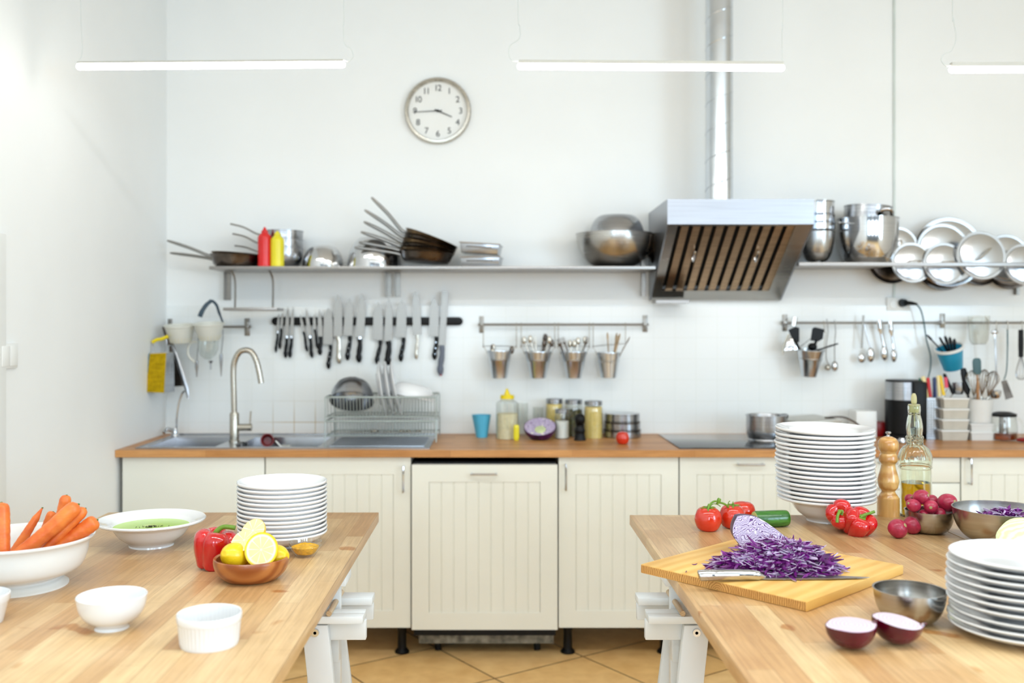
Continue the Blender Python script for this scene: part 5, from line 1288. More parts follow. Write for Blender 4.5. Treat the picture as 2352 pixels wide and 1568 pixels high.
t = thing('utensil_pot', 'white plastic pot crowded with whisks and spatulas', 'pot', (P(2248,0,Y).x, Y, zp))
rt, rb, h = 31*s, 26*s, 52*s
b = MB(); b.lathe([(0,0),(rb,0),(rt,h),(rt+.002,h),(rt+.002,h+.003),(rt-.002,h+.003),(rb-.002,.003),(0,.003)], 40); part('pot_body', b, M['frostw'], t)
def inpot(nm, label, cat, px0, py0, dy, px1, py1, parts):
    o = Vector((P(px0,0,Y).x, Y+dy, zp+.006)); e = P(px1, py1, Y+dy*1.3)
    t = thing(nm, label, cat, o)
    parts(t, o, e, (e-o).normalized())
def wh(m='steel', rr=.02, L=.10):
    def f(t, o, e, d):
        b = MB(); k = e-d*L; b.tube([o, k], .005, 8); part('handle', b, M['nickel'], t, world=True)
        b = MB(); n = d.orthogonal().normalized(); n2 = d.cross(n)
        for q in range(6):
            a = q*PI/6; v = n*math.cos(a)+n2*math.sin(a)
            b.tube(cr([k, k+v*rr*.6+d*L*.4, k+v*rr+d*L*.75, e, k-v*rr+d*L*.75, k-v*rr*.6+d*L*.4, k], 4), .0011, 5)
        part('wires', b, M[m], t, world=True)
    return f
inpot('whisk', 'wire whisk standing in the white pot, left one', 'whisk', 2240, 0, -.01, 2232, 850, wh('nickel', .026, .12))
inpot('whisk', 'brownish wire whisk standing in the middle of the white pot', 'whisk', 2250, 0, .01, 2262, 848, wh('dsteel', .024, .12))
inpot('whisk', 'bronze looking wire whisk leaning right out of the white pot', 'whisk', 2256, 0, 0, 2284, 852, wh('dsteel', .028, .12))
def sp(m, w, L, hm='bamboo'):
    def f(t, o, e, d):
        b = MB(); b.tube([o, e-d*L], .0055, 8); part('handle', b, M[hm], t, world=True)
        b = MB(); b.tube([e-d*L, e-d*L*.85, e-d*L*.2, e-d*.004, e], [w*.5,w*.95,w,w*.8,w*.4], 12, flat=.25 if True else 1); part('blade', b, M[m], t, world=True)
    return f
b = None
inpot('spatula', 'dark grey spatula standing tallest in the white pot', 'spatula', 2244, 0, -.02, 2243, 822, sp('cordt', .020, .075))
inpot('utensil', 'thick black handled utensil at the left of the white pot', 'utensil', 2234, 0, .0, 2212, 845, sp('black', .016, .12, 'black'))
inpot('wooden_spoon', 'wooden spoon handle among the whisks in the white pot', 'spoon', 2246, 0, .015, 2246, 880, sp('bamboo', .009, .05))
b = MB(); b.T = rotT(P(2201,905,4.36), 0, 0, 0); b.lathe(cp([(0,0),(.018,.0),(.026,.02),(.0275,.052)], 3)+[(.026,.052),(.02,.006),(0,.003)], 28)
solo('measuring_cup', b, M['steel'], 'grey steel cup behind the top food tub', 'cup', (0,0,0))
# glass teapot
Y = 4.30; s = Y/F
t = thing('teapot', 'glass teapot of amber tea with black lid at the right', 'teapot', at(2305, Y))
r = 29*s; h = 55*s
b = MB(); b.lathe(cp([(0,.001),(r*.85,.001),(r,.012),(r,h*.6),(r*.94,h*.85),(r*.9,h)], 3)+[(r*.9-.002,h)]+cp([(r*.94-.002,h*.85),(r-.002,h*.6),(r-.002,.013),(r*.84,.003),(0,.003)], 3), 40); part('glass_body', b, M['glass'], t)
b = MB(); b.lathe(cp([(0,.0045),(r*.8,.0045),(r-.0035,.014),(r-.0035,h*.33)], 3)+[(0,h*.33)], 36); part('tea', b, M['tea'], t)
b = MB(); b.lathe([(0,h+.0005),(r*.95,h+.0005),(r*.95,h+.012),(r*.5,h+.02),(0,h+.021)], 36); part('lid', b, M['black'], t)
b = MB(); b.lathe([(.0,h*.3),(.018,h*.3),(.018,h*.98),(0,h*.98)], 24); part('infuser', b, M['steel'], t)
b = MB(); b.tube(cr([(r*.88,0,h*.88),(r*1.35,0,h*.85),(r*1.55,0,h*.5),(r*1.3,0,h*.15),(r*.96,0,h*.12)], 6), .0055, 10); part('teapot_handle', b, M['glass'], t)
b = MB(); b.ball((0,0,.012), .035, .02, .010, 16, 8); solo('bowl', b, M['red2'], 'dark red dish at the far right of the worktop', 'dish', at(2352, 4.22))
# shiny little things before the kettle
for i, (px, Yq_) in enumerate(((2053,4.16),(2072,4.18))):
    b = MB(); b.lathe(cp([(0,0),(.015,0),(.017,.01),(.012,.024)], 3)+[(0,.026)], 20); solo('salt_shaker', b, M['chrome'], 'tiny chrome topped shaker before the kettle, %s one' % ['left','right'][i], 'shaker', at(px, Yq_))
# ================================================================ LEFT TABLE
def tb(px, py): Y = TY(py); return Vector((P(px,0,Y).x, Y, TZ))
# carrots in their footed bowl
Yc0 = 2.12; xc = P(42,0,Yc0).x; R = .156
t = thing('serving_bowl', 'big white footed bowl full of carrots at the left edge', 'bowl', (xc, Yc0, TZ))
b = MB(); o = cp([(.0,.012),(.085,.012),(.088,.02),(.125,.036),(.139,.06),(.145,.09),(.151,.1)], 4)+[(R,.1035),(R+.001,.107),(R-.003,.109)]
b.lathe(o+cp([(.146,.105),(.139,.088),(.133,.062),(.12,.042),(.085,.026),(0,.022)], 4), 72); part('bowl_body', b, M['porc_soft'], t)
b = MB(); b.lathe(cp([(.0,.0115),(.086,.0115),(.088,.016),(.094,.008),(.1025,.003)], 3)+[(.1025,0),(.098,0),(.088,.006),(0,.006)], 64); part('bowl_foot', b, M['porc_soft'], t)
def carrot(label, A, B, r, ext=.3, taper=.75, point=False, bend=.0, top=None):
    A, B = Vector(A), Vector(B); d = B-A; A = A-d*ext; d = B-A; L = d.length; dn = d.normalized(); n = Vector((d.z,0,-d.x)).normalized()
    t = thing('carrot', label, 'carrot', A, group='carrots in the white bowl')
    N = 34; pts = []; rs = []
    for i in range(N+1):
        u = i/N; pts.append(A+d*u+n*(bend*math.sin(u*PI)))
        k = r*(taper+(1-taper)*min(1,u*1.3)) if not point else r*(1-.45*u)
        e = 1.0
        tip = .10 if not point else .22
        if u > 1-tip: q = (u-(1-tip))/tip; e = math.sqrt(max(0,1-q*q))*.96+.04 if not point else (1-q*.8)
        if u < .1: e = .5+.5*math.sqrt(1-(1-u/.1)**2)
        rs.append(max(.0012, k*e*(1+.02*math.sin(u*55+A.x*90)+.012*math.sin(u*131))))
    b = MB(); b.tube(pts, rs, 20); part('root', b, M['carrot'], t, world=True, ang=60)
    b = MB(); e = pts[-1]; b.ball(e-dn*.001, r*.2, r*.2, r*.12, 10, 6); part('crown', b, M['dstem'] if top is None else M[top], t, world=True, label='dark stem end')
    return t
carrot('upright thick carrot cut off by the left picture edge', P(8,1290,2.08), P(3,1153,2.10), .0165, .25)
carrot('slim pointed carrot standing alone behind the left part of the bowl', P(45,1250,2.18), P(98,1165,2.20), .0125, .3, point=True)
carrot('short carrot peeping over the long front one', P(95,1240,2.22), P(122,1174,2.22), .0115, .4)
carrot('rearmost carrot whose end stands highest', P(135,1210,2.21), P(153,1136,2.21), .0128, .7)
carrot('long bright carrot lying diagonally across the front of the bowl', P(25,1284,2.07), P(181,1157,2.11), .0175, .12, bend=.004)
carrot('medium carrot between the long front one and the rightmost', P(95,1272,2.10), P(197,1166,2.13), .0128, .25)
carrot('fat rightmost carrot resting on the bowl rim', P(122,1268,2.11), P(224,1193,2.13), .0172, .18)
# soup bowl
WB = cp([(.0,.006),(.052,.006),(.052,0),(.057,0),(.058,.008),(.082,.026),(.098,.048),(.104,.0535),(.122,.060)], 3)+[(.1352,.0628),(.1382,.0655),(.1385,.0685),(.1365,.0712)]
WB += cp([(.120,.064),(.103,.0585),(.095,.050),(.078,.029),(.055,.014),(0,.012)], 3)
bm_ = MB(); bm_.lathe(WB, 72); bowl_mesh = bm_.mesh('pasta_bowl', M['porc'])
c = Vector((P(348,0,2.515).x, 2.515, TZ))
t = thing('soup_bowl', 'wide rimmed white bowl of green soup on the left table', 'bowl', c, (0,0,.2)); t.scale = (.985,)*3
b = MB(); b.lathe(WB, 72); part('bowl_body', b, M['porc'], t)
b = MB(); b.lathe([(0,.0515),(.0975,.0515),(.0975,.05),(.09,.046),(0,.046)], 56); part('soup', b, M['soup'], t)
b = MB(); rnd = random.Random(5)
for k in range(70):
    a = rnd.uniform(0,6.28); rr = abs(rnd.gauss(0,.009)); x, y = rr*math.cos(a)*1.8, rr*math.sin(a)*.8-.018; L = rnd.uniform(.001,.004); q = rnd.uniform(0,3.1)
    b.tube([(x,y,.0522),(x+L*math.cos(q),y+L*math.sin(q),.0535+rnd.uniform(0,.001))], .0007, 5)
part('garnish', b, M['herb'], t, kind='stuff')
# stack of deep plates, left
PL = cp([(0,.004),(.05,.004),(.05,0),(.055,0),(.056,.005),(.08,.0105),(.1,.02),(.1115,.0305)], 3)+[(.1143,.032),(.1156,.0345),(.1152,.0372),(.1138,.0384)]+cp([(.1105,.0355),(.098,.0235),(.078,.014),(.055,.0085),(0,.0075)], 3)
b = MB(); b.lathe(PL, 72); pm = b.mesh('deep_plate', M['porc'])
def place(nm, me, label, cat, loc, rot, group):
    o = bpy.data.objects.new(nm, me); COL.objects.link(o); o.location = loc; o.rotation_euler = rot; return props(o, label, cat, group)
def nth(i, n): return 'topmost' if i == n-1 else 'bottom one' if i == 0 else '%s from the top' % ORD[n-1-i]
rnd = random.Random(11); Y = 2.523; x = P(649,0,Y).x
for i in range(13):
    place('plate', pm, 'white deep plate in the stack behind the lemons, %s' % nth(i,13), 'plate', (x+rnd.uniform(-.0012,.0012), Y+rnd.uniform(-.001,.001), TZ+.0108*i), (rnd.uniform(-.004,.004),rnd.uniform(-.004,.004),rnd.random()*6), 'stack of plates on the left table')
# red bell pepper
def pepper_prof(R, H):
    return cp([(0,.07*H),(R*.25,.035*H),(R*.45,0),(R*.66,.05*H),(R*.78,.2*H),(R*.93,.45*H),(R,.7*H),(R*.96,.85*H),(R*.74,.97*H),(R*.45,.98*H),(R*.2,.9*H),(0,.86*H)], 4)
def pepper_fn(H, lobes=4, amp=.12, ph=0.):
    def f(r, z, a):
        k = abs(math.cos(lobes*a/2+ph))**.7
        g = 1-amp*1.5*(1-k)**1.6
        zz = z+(.05*H*(k-.5) if z > .8*H else 0)-(.05*H*(k-.6) if z < .1*H else 0)
        return (r*g, zz)
    return f
def stem(b, pts, r): b.tube(cr(pts, 5), [r*(1.25-.35*min(1,i/8)) for i in range(5*(len(pts)-1)+1)], 12)
c = tb(486, 1305); s = c.y/F
t = thing('red_pepper', 'whole red bell pepper standing beside the wooden lemon bowl', 'pepper', c, (math.radians(4), math.radians(8), .5))
H = 88*s; R = 49*s
b = MB(); b.lathe(pepper_prof(R, H), 80, pepper_fn(H, 4, .13, .4)); part('fruit', b, M['pepper'], t, ang=70)
b = MB(); b.T = Euler((0,0,-.5)).to_matrix().to_4x4(); b.lathe([(0,H*.865),(.012,H*.88),(.014,H*.9),(.006,H*.92),(0,H*.92)], 10, lambda r,z,a: (r*(1+.25*math.cos(5*a)), z)); stem(b, [(-.004,0,H*.88),(.0,0,H*1.0),(.014,0,H*1.12),(.040,0,H*1.14)], .0062); part('stem', b, M['leafs'], t, label='curved green stem')
# wooden bowl with lemons
c = tb(577, 1329); s = c.y/F; Rw = .0835; Hw = .051
t = thing('wooden_bowl', 'turned brown wooden bowl holding lemons', 'bowl', c)
b = MB(); b.lathe(cp([(0,.001),(.05,.001),(.062,.005),(.077,.02),(.083,.038),(.0825,Hw-.002)], 4)+[(.0805,Hw)]+cp([(.0765,Hw-.003),(.0765,.036),(.07,.022),(.055,.011),(0,.009)], 4), 72); part('bowl_body', b, M['bowlwood'], t)
def lemon_fn(q): return 1+.16*max(0, abs(q.z)-.82)/.18*abs(q.z)
def lemon(label, loc, rot, r=.029):
    b = MB(); b.ball((0,0,0), r, r, r*1.28, 36, 24, lambda q: 1+(.10*((abs(q.z)-.86)/.14)**1 if abs(q.z) > .86 else 0)); return solo('lemon', b, M['lemon'], label, 'lemon', loc, rot, 'lemons in the wooden bowl', ang=80)
def half_lemon(label, loc, rot, r=.0325, deep=.032):
    t = thing('lemon_half', label, 'lemon half', loc, rot, 'lemons in the wooden bowl')
    b = MB(); n = 12; pr = [(r*math.cos(k*PI/2/n), -deep*math.sin(k*PI/2/n)) for k in range(n)]; pr[-1] = (pr[-1][0], -deep*1.0)
    b.lathe([(0,-.0004),(r*.97,-.0004)]+pr+[(0,-deep*1.05)], 40); part('peel', b, M['lemon'], t)
    b = MB(); b.lathe([(0,.0006),(r*.965,.0006),(r*.97,-.0002),(0,-.0002)], 40); part('cut_face', b, M['lemonf'], t, label='pale cut face'); return t
lemon('whole yellow lemon at the left in the wooden bowl', P(540,1276,c.y-.005), (math.radians(70),0,math.radians(-25)))
lemon('whole lemon behind the upright half at the right of the wooden bowl', P(632,1278,c.y+.018), (math.radians(80),0,math.radians(60)), .027)
lemon('whole lemon at the back under the two upper halves', P(590,1283,c.y+.03), (math.radians(85),0,math.radians(80)), .027)
half_lemon('large lemon half facing the camera at the front of the bowl', P(600,1262,c.y-.027), (math.radians(72),0,math.radians(-6)), .0385, .03)
half_lemon('lemon half with cut face up, upper left of the pile', P(561,1240,c.y+.005), (math.radians(30),math.radians(-30),math.radians(20)), .0315)
half_lemon('lemon half leaning at the very top of the pile', P(581,1218,c.y+.02), (math.radians(48),math.radians(-24),math.radians(0)), .0295, .028)
# glass bowl with turmeric
c = tb(701, 1277); 
t = thing('glass_bowl', 'small glass bowl of yellow turmeric beside the plates', 'bowl', c)
b = MB(); o = cp([(0,0),(.021,0),(.0235,.003),(.034,.017),(.0385,.026)], 4)+[(.0405,.0265),(.0402,.0275),(.0385,.028),(.0405,.037)]; i = [(.0388,.037),(.0368,.028)]+cp([(.036,.0255),(.0318,.018),(.0215,.0062),(0,.0035)], 4)
b.lathe(o+i, 56); part('glass_body', b, M['glass'], t)
b = MB(); b.lathe(cp([(0,.0042),(.0205,.0068),(.0306,.0182),(.0335,.0245)], 4)+[(.026,.0275),(.012,.031),(0,.033)], 48, lambda r,z,a: (r, z+(.0008*math.sin(5*a+r*400) if z > .025 else 0))); part('turmeric', b, M['turm'], t, kind='stuff')
# small white cups
c = tb(257, 1441)
t = thing('small_bowl', 'small plain white footed bowl on the left table', 'bowl', c)
b = MB(); Rr = .064; h = .0625
b.lathe(cp([(0,.006),(.027,.006),(.0285,0),(.0315,0),(.031,.007),(.048,.019),(.059,.036),(Rr,h-.001)], 4)+[(Rr-.001,h)]+cp([(Rr-.0025,h-.001),(.056,.037),(.045,.022),(.028,.0115),(0,.0095)], 4), 64); part('bowl_body', b, M['porc'], t)
b = MB(); b.lathe([(0,.0225),(.045,.0225),(.044,.0215),(0,.0215)], 40); part('liquid', b, M['frost'], t, label='pale liquid at the bottom')
def ramekin(label, c, R, h, flutes=44, seg=176):
    t = thing('ramekin', label, 'ramekin', c)
    fn = lambda r, z, a: ((r*(1+.012*math.cos(flutes*a)) if .006 < z < h*.74 and r > R*.8 else r), z)
    b = MB(); b.lathe([(0,.002),(R*.84,.002),(R*.84,0),(R*.88,0),(R*.895,.003),(R*.9,.008),(R*.955,h*.72),(R*.985,h*.76),(R*.995,h*.8),(R,h-.002),(R-.001,h),(R-.003,h-.001),(R*.93,h*.7),(R*.87,.006),(0,.005)], seg, fn); part('ramekin_body', b, M['porc'], t); return t
ramekin('white fluted ramekin at the front of the left table', tb(481,1478), .0572, .0565)
b = MB(); c = tb(-50, 1429); R = .056; h = .055
b.lathe([(0,.002),(R*.72,.002),(R*.74,0),(R*.78,0),(R*.95,h*.7),(R,h*.78),(R,h-.001),(R-.002,h),(R-.003,h*.8),(R*.9,h*.6),(R*.72,.006),(0,.005)], 56); solo('ramekin', b, M['porc'], 'white cup cut off by the left edge near the carrot bowl', 'ramekin', c)

# ================================================================ RIGHT TABLE
# chopping board
L_, Fr, Rt = Vector((.3214,2.217,0)), Vector((.6335,1.938,0)), Vector((.950,2.233,0))
cen = (L_+Rt)/2; u = (Rt-Fr).normalized(); ang = math.atan2(u.y, u.x); BU, BV = .433, .4186; BT = .021
t = thing('chopping_board', 'thick pine chopping board lying askew on the right table', 'chopping board', (cen.x, cen.y, TZ), (0,0,ang))
b = MB(); b.box(-BU/2, BU/2, -BV/2, BV/2, 0.0002, BT)
part('board', b, [M['pine']], t, bevel=.0025)
b = MB(); b.box(-BU/2-.0006, -BU/2+.004, -BV/2+.002, BV/2-.002, .0022, BT-.0022); part('end_grain', b, M['pineend'], t, label='end grain with curved rings')
b = MB(); b.box(BU/2-.004, BU/2+.0006, -BV/2+.002, BV/2-.002, .0022, BT-.0022); part('end_grain', b, M['pineend'], t, label='end grain with curved rings')
ZB = TZ+BT
# shredded cabbage
def shreds(n, cfun, seed, Lr=(.03,.085), wr=(.0014,.0036), th=(.0006,.0012), upw=.17):
    r = random.Random(seed); b = MB()
    for _ in range(n):
        c, flatness = cfun(r); L = r.uniform(*Lr); w = r.uniform(*wr); tt = r.uniform(*th)
        a = r.gauss(.35, .9) if r.random() < .7 else r.uniform(0, 6.28); el = r.gauss(0, upw)*flatness
        d = Vector((math.cos(a)*math.cos(el), math.sin(a)*math.cos(el), math.sin(el)))
        n1 = Vector((-d.y, d.x, 0)).normalized(); roll = r.gauss(0, 1.0); n2 = d.cross(n1); s1 = n1*math.cos(roll)+n2*math.sin(roll); s2 = d.cross(s1)
        cu = r.gauss(0,.35)*L; cv = r.gauss(0,.3)*L; N = 8; vs = []; 
        for i in range(N+1):
            q = i/N-.5; p = c+d*(q*L)+s2*(cu*(q*q-.08))+s1*(cv*(q*q))
            k = math.sqrt(max(.03, 1-(2*q)**4*.97)); ww = w*k
            vs += [p-s1*ww-s2*tt, p+s1*ww-s2*tt, p+s1*ww+s2*tt, p-s1*ww+s2*tt]
        zmin = min(v.z for v in vs)
        if zmin < FL[0]: 
            dz = FL[0]-zmin+.0002; vs = [v+Vector((0,0,dz)) for v in vs]
        base = len(b.v); b.v += vs
        pale = r.random() < .13; pe = r.random() < .45
        for i in range(N):
            o = base+4*i
            for k in range(4):
                k2 = (k+1) % 4; b.f.append((o+k, o+k2, o+4+k2, o+4+k)); b.m.append(1 if ((pe and k in (1,3)) or pale) else 0)
        b.f += [(base,base+3,base+2,base+1), (base+4*N,base+4*N+1,base+4*N+2,base+4*N+3)]; b.m += [0,0]
    return b
FL = [ZB]
hc = Vector((.642, 2.185, ZB))
def heap(r):
    while True:
        x, y = r.gauss(0,.42), r.gauss(0,.42)
        q = x*x+y*y
        if q < 1.0: break
    h = .052*(1-q)**.75*(1+.25*math.sin(3*x+2*y)); z = h*r.uniform(.15,1)**.6
    return Vector((hc.x+x*.138-.010, hc.y+y*.085, hc.z+z)), 1.0 if h > .02 else .4
b = shreds(1450, heap, 21)
b3 = shreds(110, lambda r: (lambda q: (q[0]+Vector((0,-.004,.004)), .6))(heap(r)), 77, (.018,.042), (.0035,.007), (.0005,.0009)); b3.m = [1]*len(b3.m); n0 = len(b.v); b.v += b3.v; b.f += [tuple(i+n0 for i in f) for f in b3.f]; b.m += b3.m
r_ = random.Random(4)
def scatter(r):
    a = r.uniform(0,6.28); k = r.uniform(.9,1.0)
    return Vector((hc.x+math.cos(a)*.15*k-.01, hc.y+math.sin(a)*.088*k, hc.z+.002)), .15
b2 = shreds(120, scatter, 8, (.015,.05)); n0 = len(b.v); b.v += b2.v; b.f += [tuple(i+n0 for i in f) for f in b2.f]; b.m += b2.m
def crumbs(r): return Vector((r.uniform(.42,.86), r.uniform(2.12,2.32), hc.z+.001)), .05
FL[0] = ZB
b2 = shreds(14, crumbs, 9, (.006,.016), (.0008,.0014), (.0004,.0006), .05); n0 = len(b.v); b.v += b2.v; b.f += [tuple(i+n0 for i in f) for f in b2.f]; b.m += b2.m
solo('shredded_cabbage', b, [M['shred'], M['shredw']], 'heap of shredded red cabbage on the chopping board', 'shredded cabbage', (hc.x, hc.y, ZB), world=True, kind='stuff')
# the wedge the shreds were cut from
Yw = 2.30
o = [(1699,1189),(1712,1187),(1728,1188),(1745,1192),(1765,1203),(1785,1217),(1803,1231),(1822,1245),(1838,1262),(1845,1276),(1838,1286),(1715,1286),(1706,1262),(1697,1247),(1689,1236),(1686,1222),(1690,1205)]
t = thing('cabbage_wedge', 'cut red cabbage wedge with white veined face behind the shreds', 'cabbage', (P(1765,0,Yw).x, Yw, ZB))
pts = cr([Vector((P(x,y,Yw).x, 0, max(P(x,y,Yw).z, ZB+.0005))) for x, y in o]+[Vector((P(o[0][0],o[0][1],Yw).x,0,P(o[0][0],o[0][1],Yw).z))], 3)[:-1]
tiltv = lambda v, y: Vector((v.x, Yw+y+(v.z-ZB)*.22, v.z))
cen2 = Vector((P(1760,0,Yw).x, 0, ZB+.02))
b = MB(); n = len(pts); rings = []
for k, (sc_, dy) in enumerate(((1,.0012),(1,.02),(.93,.05),(.75,.08),(.45,.098))):
    rings.append([tiltv(Vector((cen2.x+(p.x-cen2.x)*sc_, 0, max(ZB+.0005, cen2.z+(p.z-cen2.z)*sc_))), dy) for p in pts])
vs = [v for r in rings for v in r]; fs = []
for k in range(len(rings)-1):
    for i in range(n): i2 = (i+1) % n; fs.append((k*n+i, k*n+i2, (k+1)*n+i2, (k+1)*n+i))
fs.append(tuple((len(rings)-1)*n+i for i in range(n))); fs.append(tuple(range(n))[::-1])
b.add(vs, fs); part('leaves', b, M['cabskin'], t, world=True, ang=50)
b = MB(); f0 = [tiltv(p, 0) for p in pts]; f1 = [tiltv(p, .0011) for p in pts]
b.add(f0+f1, [tuple(range(n))[::-1], tuple(range(n,2*n))]+[(i,(i+1) % n,(i+1) % n+n,i+n) for i in range(n)]); part('cut_face', b, M['cabcut'], t, world=True, label='white and violet veined cut face', smooth=False)
# knife
t = thing('chef_knife', 'chef knife with shiny steel handle before the cabbage shreds', 'knife', (.6, 2.1, ZB))
zk = ZB+.001
b = MB(); H_ = [P(1604,1308,2.075), P(1612,1303,2.075), P(1640,1303,2.075), P(1690,1305,2.08), P(1725,1309,2.085), P(1745,1317,2.088), P(1757,1325,2.09)]
H_ = [Vector((h.x, h.y, max(h.z, zk+.008))) for h in H_]; H_ = [Vector((h.x, h.y, zk+z)) for h, z in zip(H_, (.011,.0125,.013,.0125,.011,.008,.0045))]
b.tube(cr(H_, 5), [.0055,.009,.0112,.012,.012]+[.0122]*6+[.0118]*6+[.0112]*5+[.0104]*3+[.0085,.0075,.0065,.0055,.005,.0045], 18); part('handle', b, M['chrome'], t, world=True)
b = MB(); x0, x1 = P(1745,0,2.088).x, .812; ys = 2.085
o = [(x0,ys),(x0+.02,ys-.003),(x0+.15,ys-.001),(x1-.03,ys+.006),(x1,ys+.014),(x1-.05,ys+.026),(x1-.11,ys+.038),(x0+.06,ys+.043),(x0+.02,ys+.043),(x0+.008,ys+.012)]
vs = [(x,y,zk+.0035-(y-ys)*.045) for x, y in o]+[(x,y,zk+.0018-(y-ys)*.035) for x, y in o]; n = len(o)
b.add(vs, [tuple(range(n))[::-1], tuple(range(n,2*n))]+[(i,(i+1) % n,(i+1) % n+n,i+n) for i in range(n)]); part('blade', b, M['blade'], t, world=True, smooth=False)
# tomatoes on the vine
tomato('front left tomato of the vine cluster', tb(1625.5,1217)+Vector((0,0,0)), 30.5*2.7/F, .0655, (math.radians(6),0,0))
tomato('right tomato of the vine cluster, beside the cabbage wedge', tb(1680,1211), 29.5*2.74/F, .0655, (math.radians(4),math.radians(3),0))
tomato('rear tomato half hidden behind the vine cluster', tb(1705,1197), 30*2.82/F, .058, (math.radians(-6),0,0), calyx=False)
a1, a2 = P(1626,1173,2.68), P(1676,1170,2.72)
t = thing('tomato_vine', 'green tomato vine arching between the two front tomatoes', 'vine', P(1650,1155,2.70))
b = MB(); b.tube(cr([a1+Vector((0,0,-.001)), P(1629,1161,2.69), P(1638,1152,2.70), P(1648,1151,2.70), P(1652,1154,2.705)], 5), .0028, 8); b.tube(cr([P(1641,1163,2.70) if False else P(1646,1156,2.70), P(1654,1154,2.705), P(1664,1157,2.71), P(1671,1162,2.715), a2], 5), .0028, 8)
b.tube(cr([P(1650,1156,2.70), P(1651,1149,2.70), P(1653,1144,2.70)], 3), [.0035,.004,.005,.0055,.0055,.005,.004], 10)
b.tube(cr([P(1630,1164,2.69), P(1638,1157,2.70), P(1648,1158,2.705), P(1655,1163,2.705)], 4), .0013, 6); b.tube(cr([P(1672,1163,2.715), P(1673,1154,2.71), P(1677,1150,2.71)], 4), .0011, 6)
part('stems', b, M['leafs'], t, world=True)
# cucumber
c = tb(1770, 1209); s = c.y/F; a = P(1733,1192,c.y-.012); e = P(1808,1196,c.y+.006); r = .0235
a.z = e.z = TZ+r*.98
t = thing('cucumber_piece', 'cut piece of green cucumber behind the cabbage wedge', 'cucumber', c)
b = MB(); d = (e-a); pts = [a+d*k for k in (0,.02,.08,.3,.6,.9,.98,1)]; b.tube(pts, [r*.93,r*.97,r,r*1.0,r*1.01,r*.98,r*.95,r*.9], 28); part('skin', b, M['cuc'], t, world=True)
b = MB(); dn = d.normalized(); b.tube([a-dn*.0008, a+dn*.001], r*.9, 28); part('cut_end', b, M['cucf'], t, world=True, label='pale cut end'); b = MB(); b.tube([e-dn*.001, e+dn*.0008], r*.86, 28); part('cut_end', b, M['cucf'], t, world=True, label='pale cut end')
# tall bowl stack
rnd = random.Random(2); Y = 2.835; x = P(1897,0,Y).x; sc_ = 1.012
for i in range(17):
    lean = -.00035*i
    o = place('pasta_bowl', bowl_mesh, 'wide rimmed white bowl in the tall stack, %s' % nth(i,17), 'bowl', (x+lean+rnd.uniform(-.0025,.0025), Y+rnd.uniform(-.002,.002), TZ+.01245*i+(.003 if i == 16 else 0)), (rnd.uniform(-.006,.006), rnd.uniform(-.006,.006)+(.02 if i == 16 else 0), rnd.random()*6), 'tall stack of pasta bowls')
    o.scale = (sc_,)*3
# peppers
c = tb(1932, 1222); s = c.y/F
t = thing('red_pepper', 'red pepper with hanging green stem, left of the pair', 'pepper', c, (math.radians(62), math.radians(0), math.radians(-22)))
H = .085; R = .041
b = MB(); b.T = Matrix.Translation((0,.040,-.025)); b.lathe(pepper_prof(R, H), 72, pepper_fn(H, 4, .14, .2)); part('fruit', b, M['pepper'], t, ang=70)
b = MB(); b.T = Matrix.Translation((0,.040,-.025)); b.lathe([(0,H*.87),(.012,H*.885),(.014,H*.9),(.006,H*.925),(0,H*.925)], 10, lambda r,z,a: (r*(1+.25*math.cos(5*a)), z)); stem(b, [(0,0,H*.88),(-.003,-.003,H*1.03),(-.007,-.016,H*1.1),(-.008,-.034,H*1.08)], .0045); part('stem', b, M['leafs'], t, label='bent green stem')
c = tb(1971, 1229)
t = thing('red_pepper', 'red pepper with stem pointing right, right of the pair', 'pepper', c, (math.radians(38), math.radians(4), math.radians(10)))
H = .072; R = .044
b = MB(); b.T = Matrix.Translation((0,.020,-.014)); b.lathe(pepper_prof(R, H), 72, pepper_fn(H, 4, .15, .9)); part('fruit', b, M['pepper'], t, ang=70)
b = MB(); b.T = Matrix.Translation((0,.020,-.014)); b.lathe([(0,H*.87),(.013,H*.885),(.016,H*.9),(.007,H*.93),(0,H*.93)], 10, lambda r,z,a: (r*(1+.25*math.cos(5*a)), z)); stem(b, [(-.004,0,H*.9),(.006,.002,H*1.02),(.02,.006,H*1.04),(.034,.01,H*1.08)], .0042); part('stem', b, M['leafs'], t, label='straight green stem')
c = tb(1962, 1213); b = MB(); b.lathe(pepper_prof(.032,.056), 48, pepper_fn(.056,3,.12)); solo('red_pepper', b, M['pepperin'], 'paler red pepper piece behind the pair', 'pepper', c+Vector((0,.03,0)))
# pepper mill
c = Vector((P(2041,0,2.91).x-.001, 2.91, TZ)); k = .000335
pr = [(95,0),(96,12),(95,150),(92,160),(80,182),(62,208),(60,225),(80,250),(90,290),(92,310),(86,350),(72,400),(62,440),(62,465),(80,490),(81,515),(76,540),(67,556),(66,562)]
t = thing('pepper_mill', 'tall varnished wooden pepper mill beside the oil bottle', 'pepper mill', c)
b = MB(); b.lathe([(0,0),(93*k,0)]+[(r*k, z*k) for r, z in cp([(a,b_) for a,b_ in pr], 3)]+[(0,562*k)], 48); part('body', b, M['mill'], t)
b = MB(); b.lathe([(0,563.5*k),(66*k,563.5*k)]+[(r*k, z*k) for r, z in cp([(70,572),(84,598),(89,630),(84,665),(62,695),(30,710)], 4)]+[(0,711*k)], 48); part('head', b, M['mill'], t)
b = MB(); b.lathe([(0,711*k),(18*k,711.5*k),(16*k,718*k),(11*k,724*k),(13*k,733*k),(25*k,739*k),(26*k,748*k),(20*k,753*k),(0,755*k)], 24); part('knob', b, M['chrome'], t, label='steel knob')
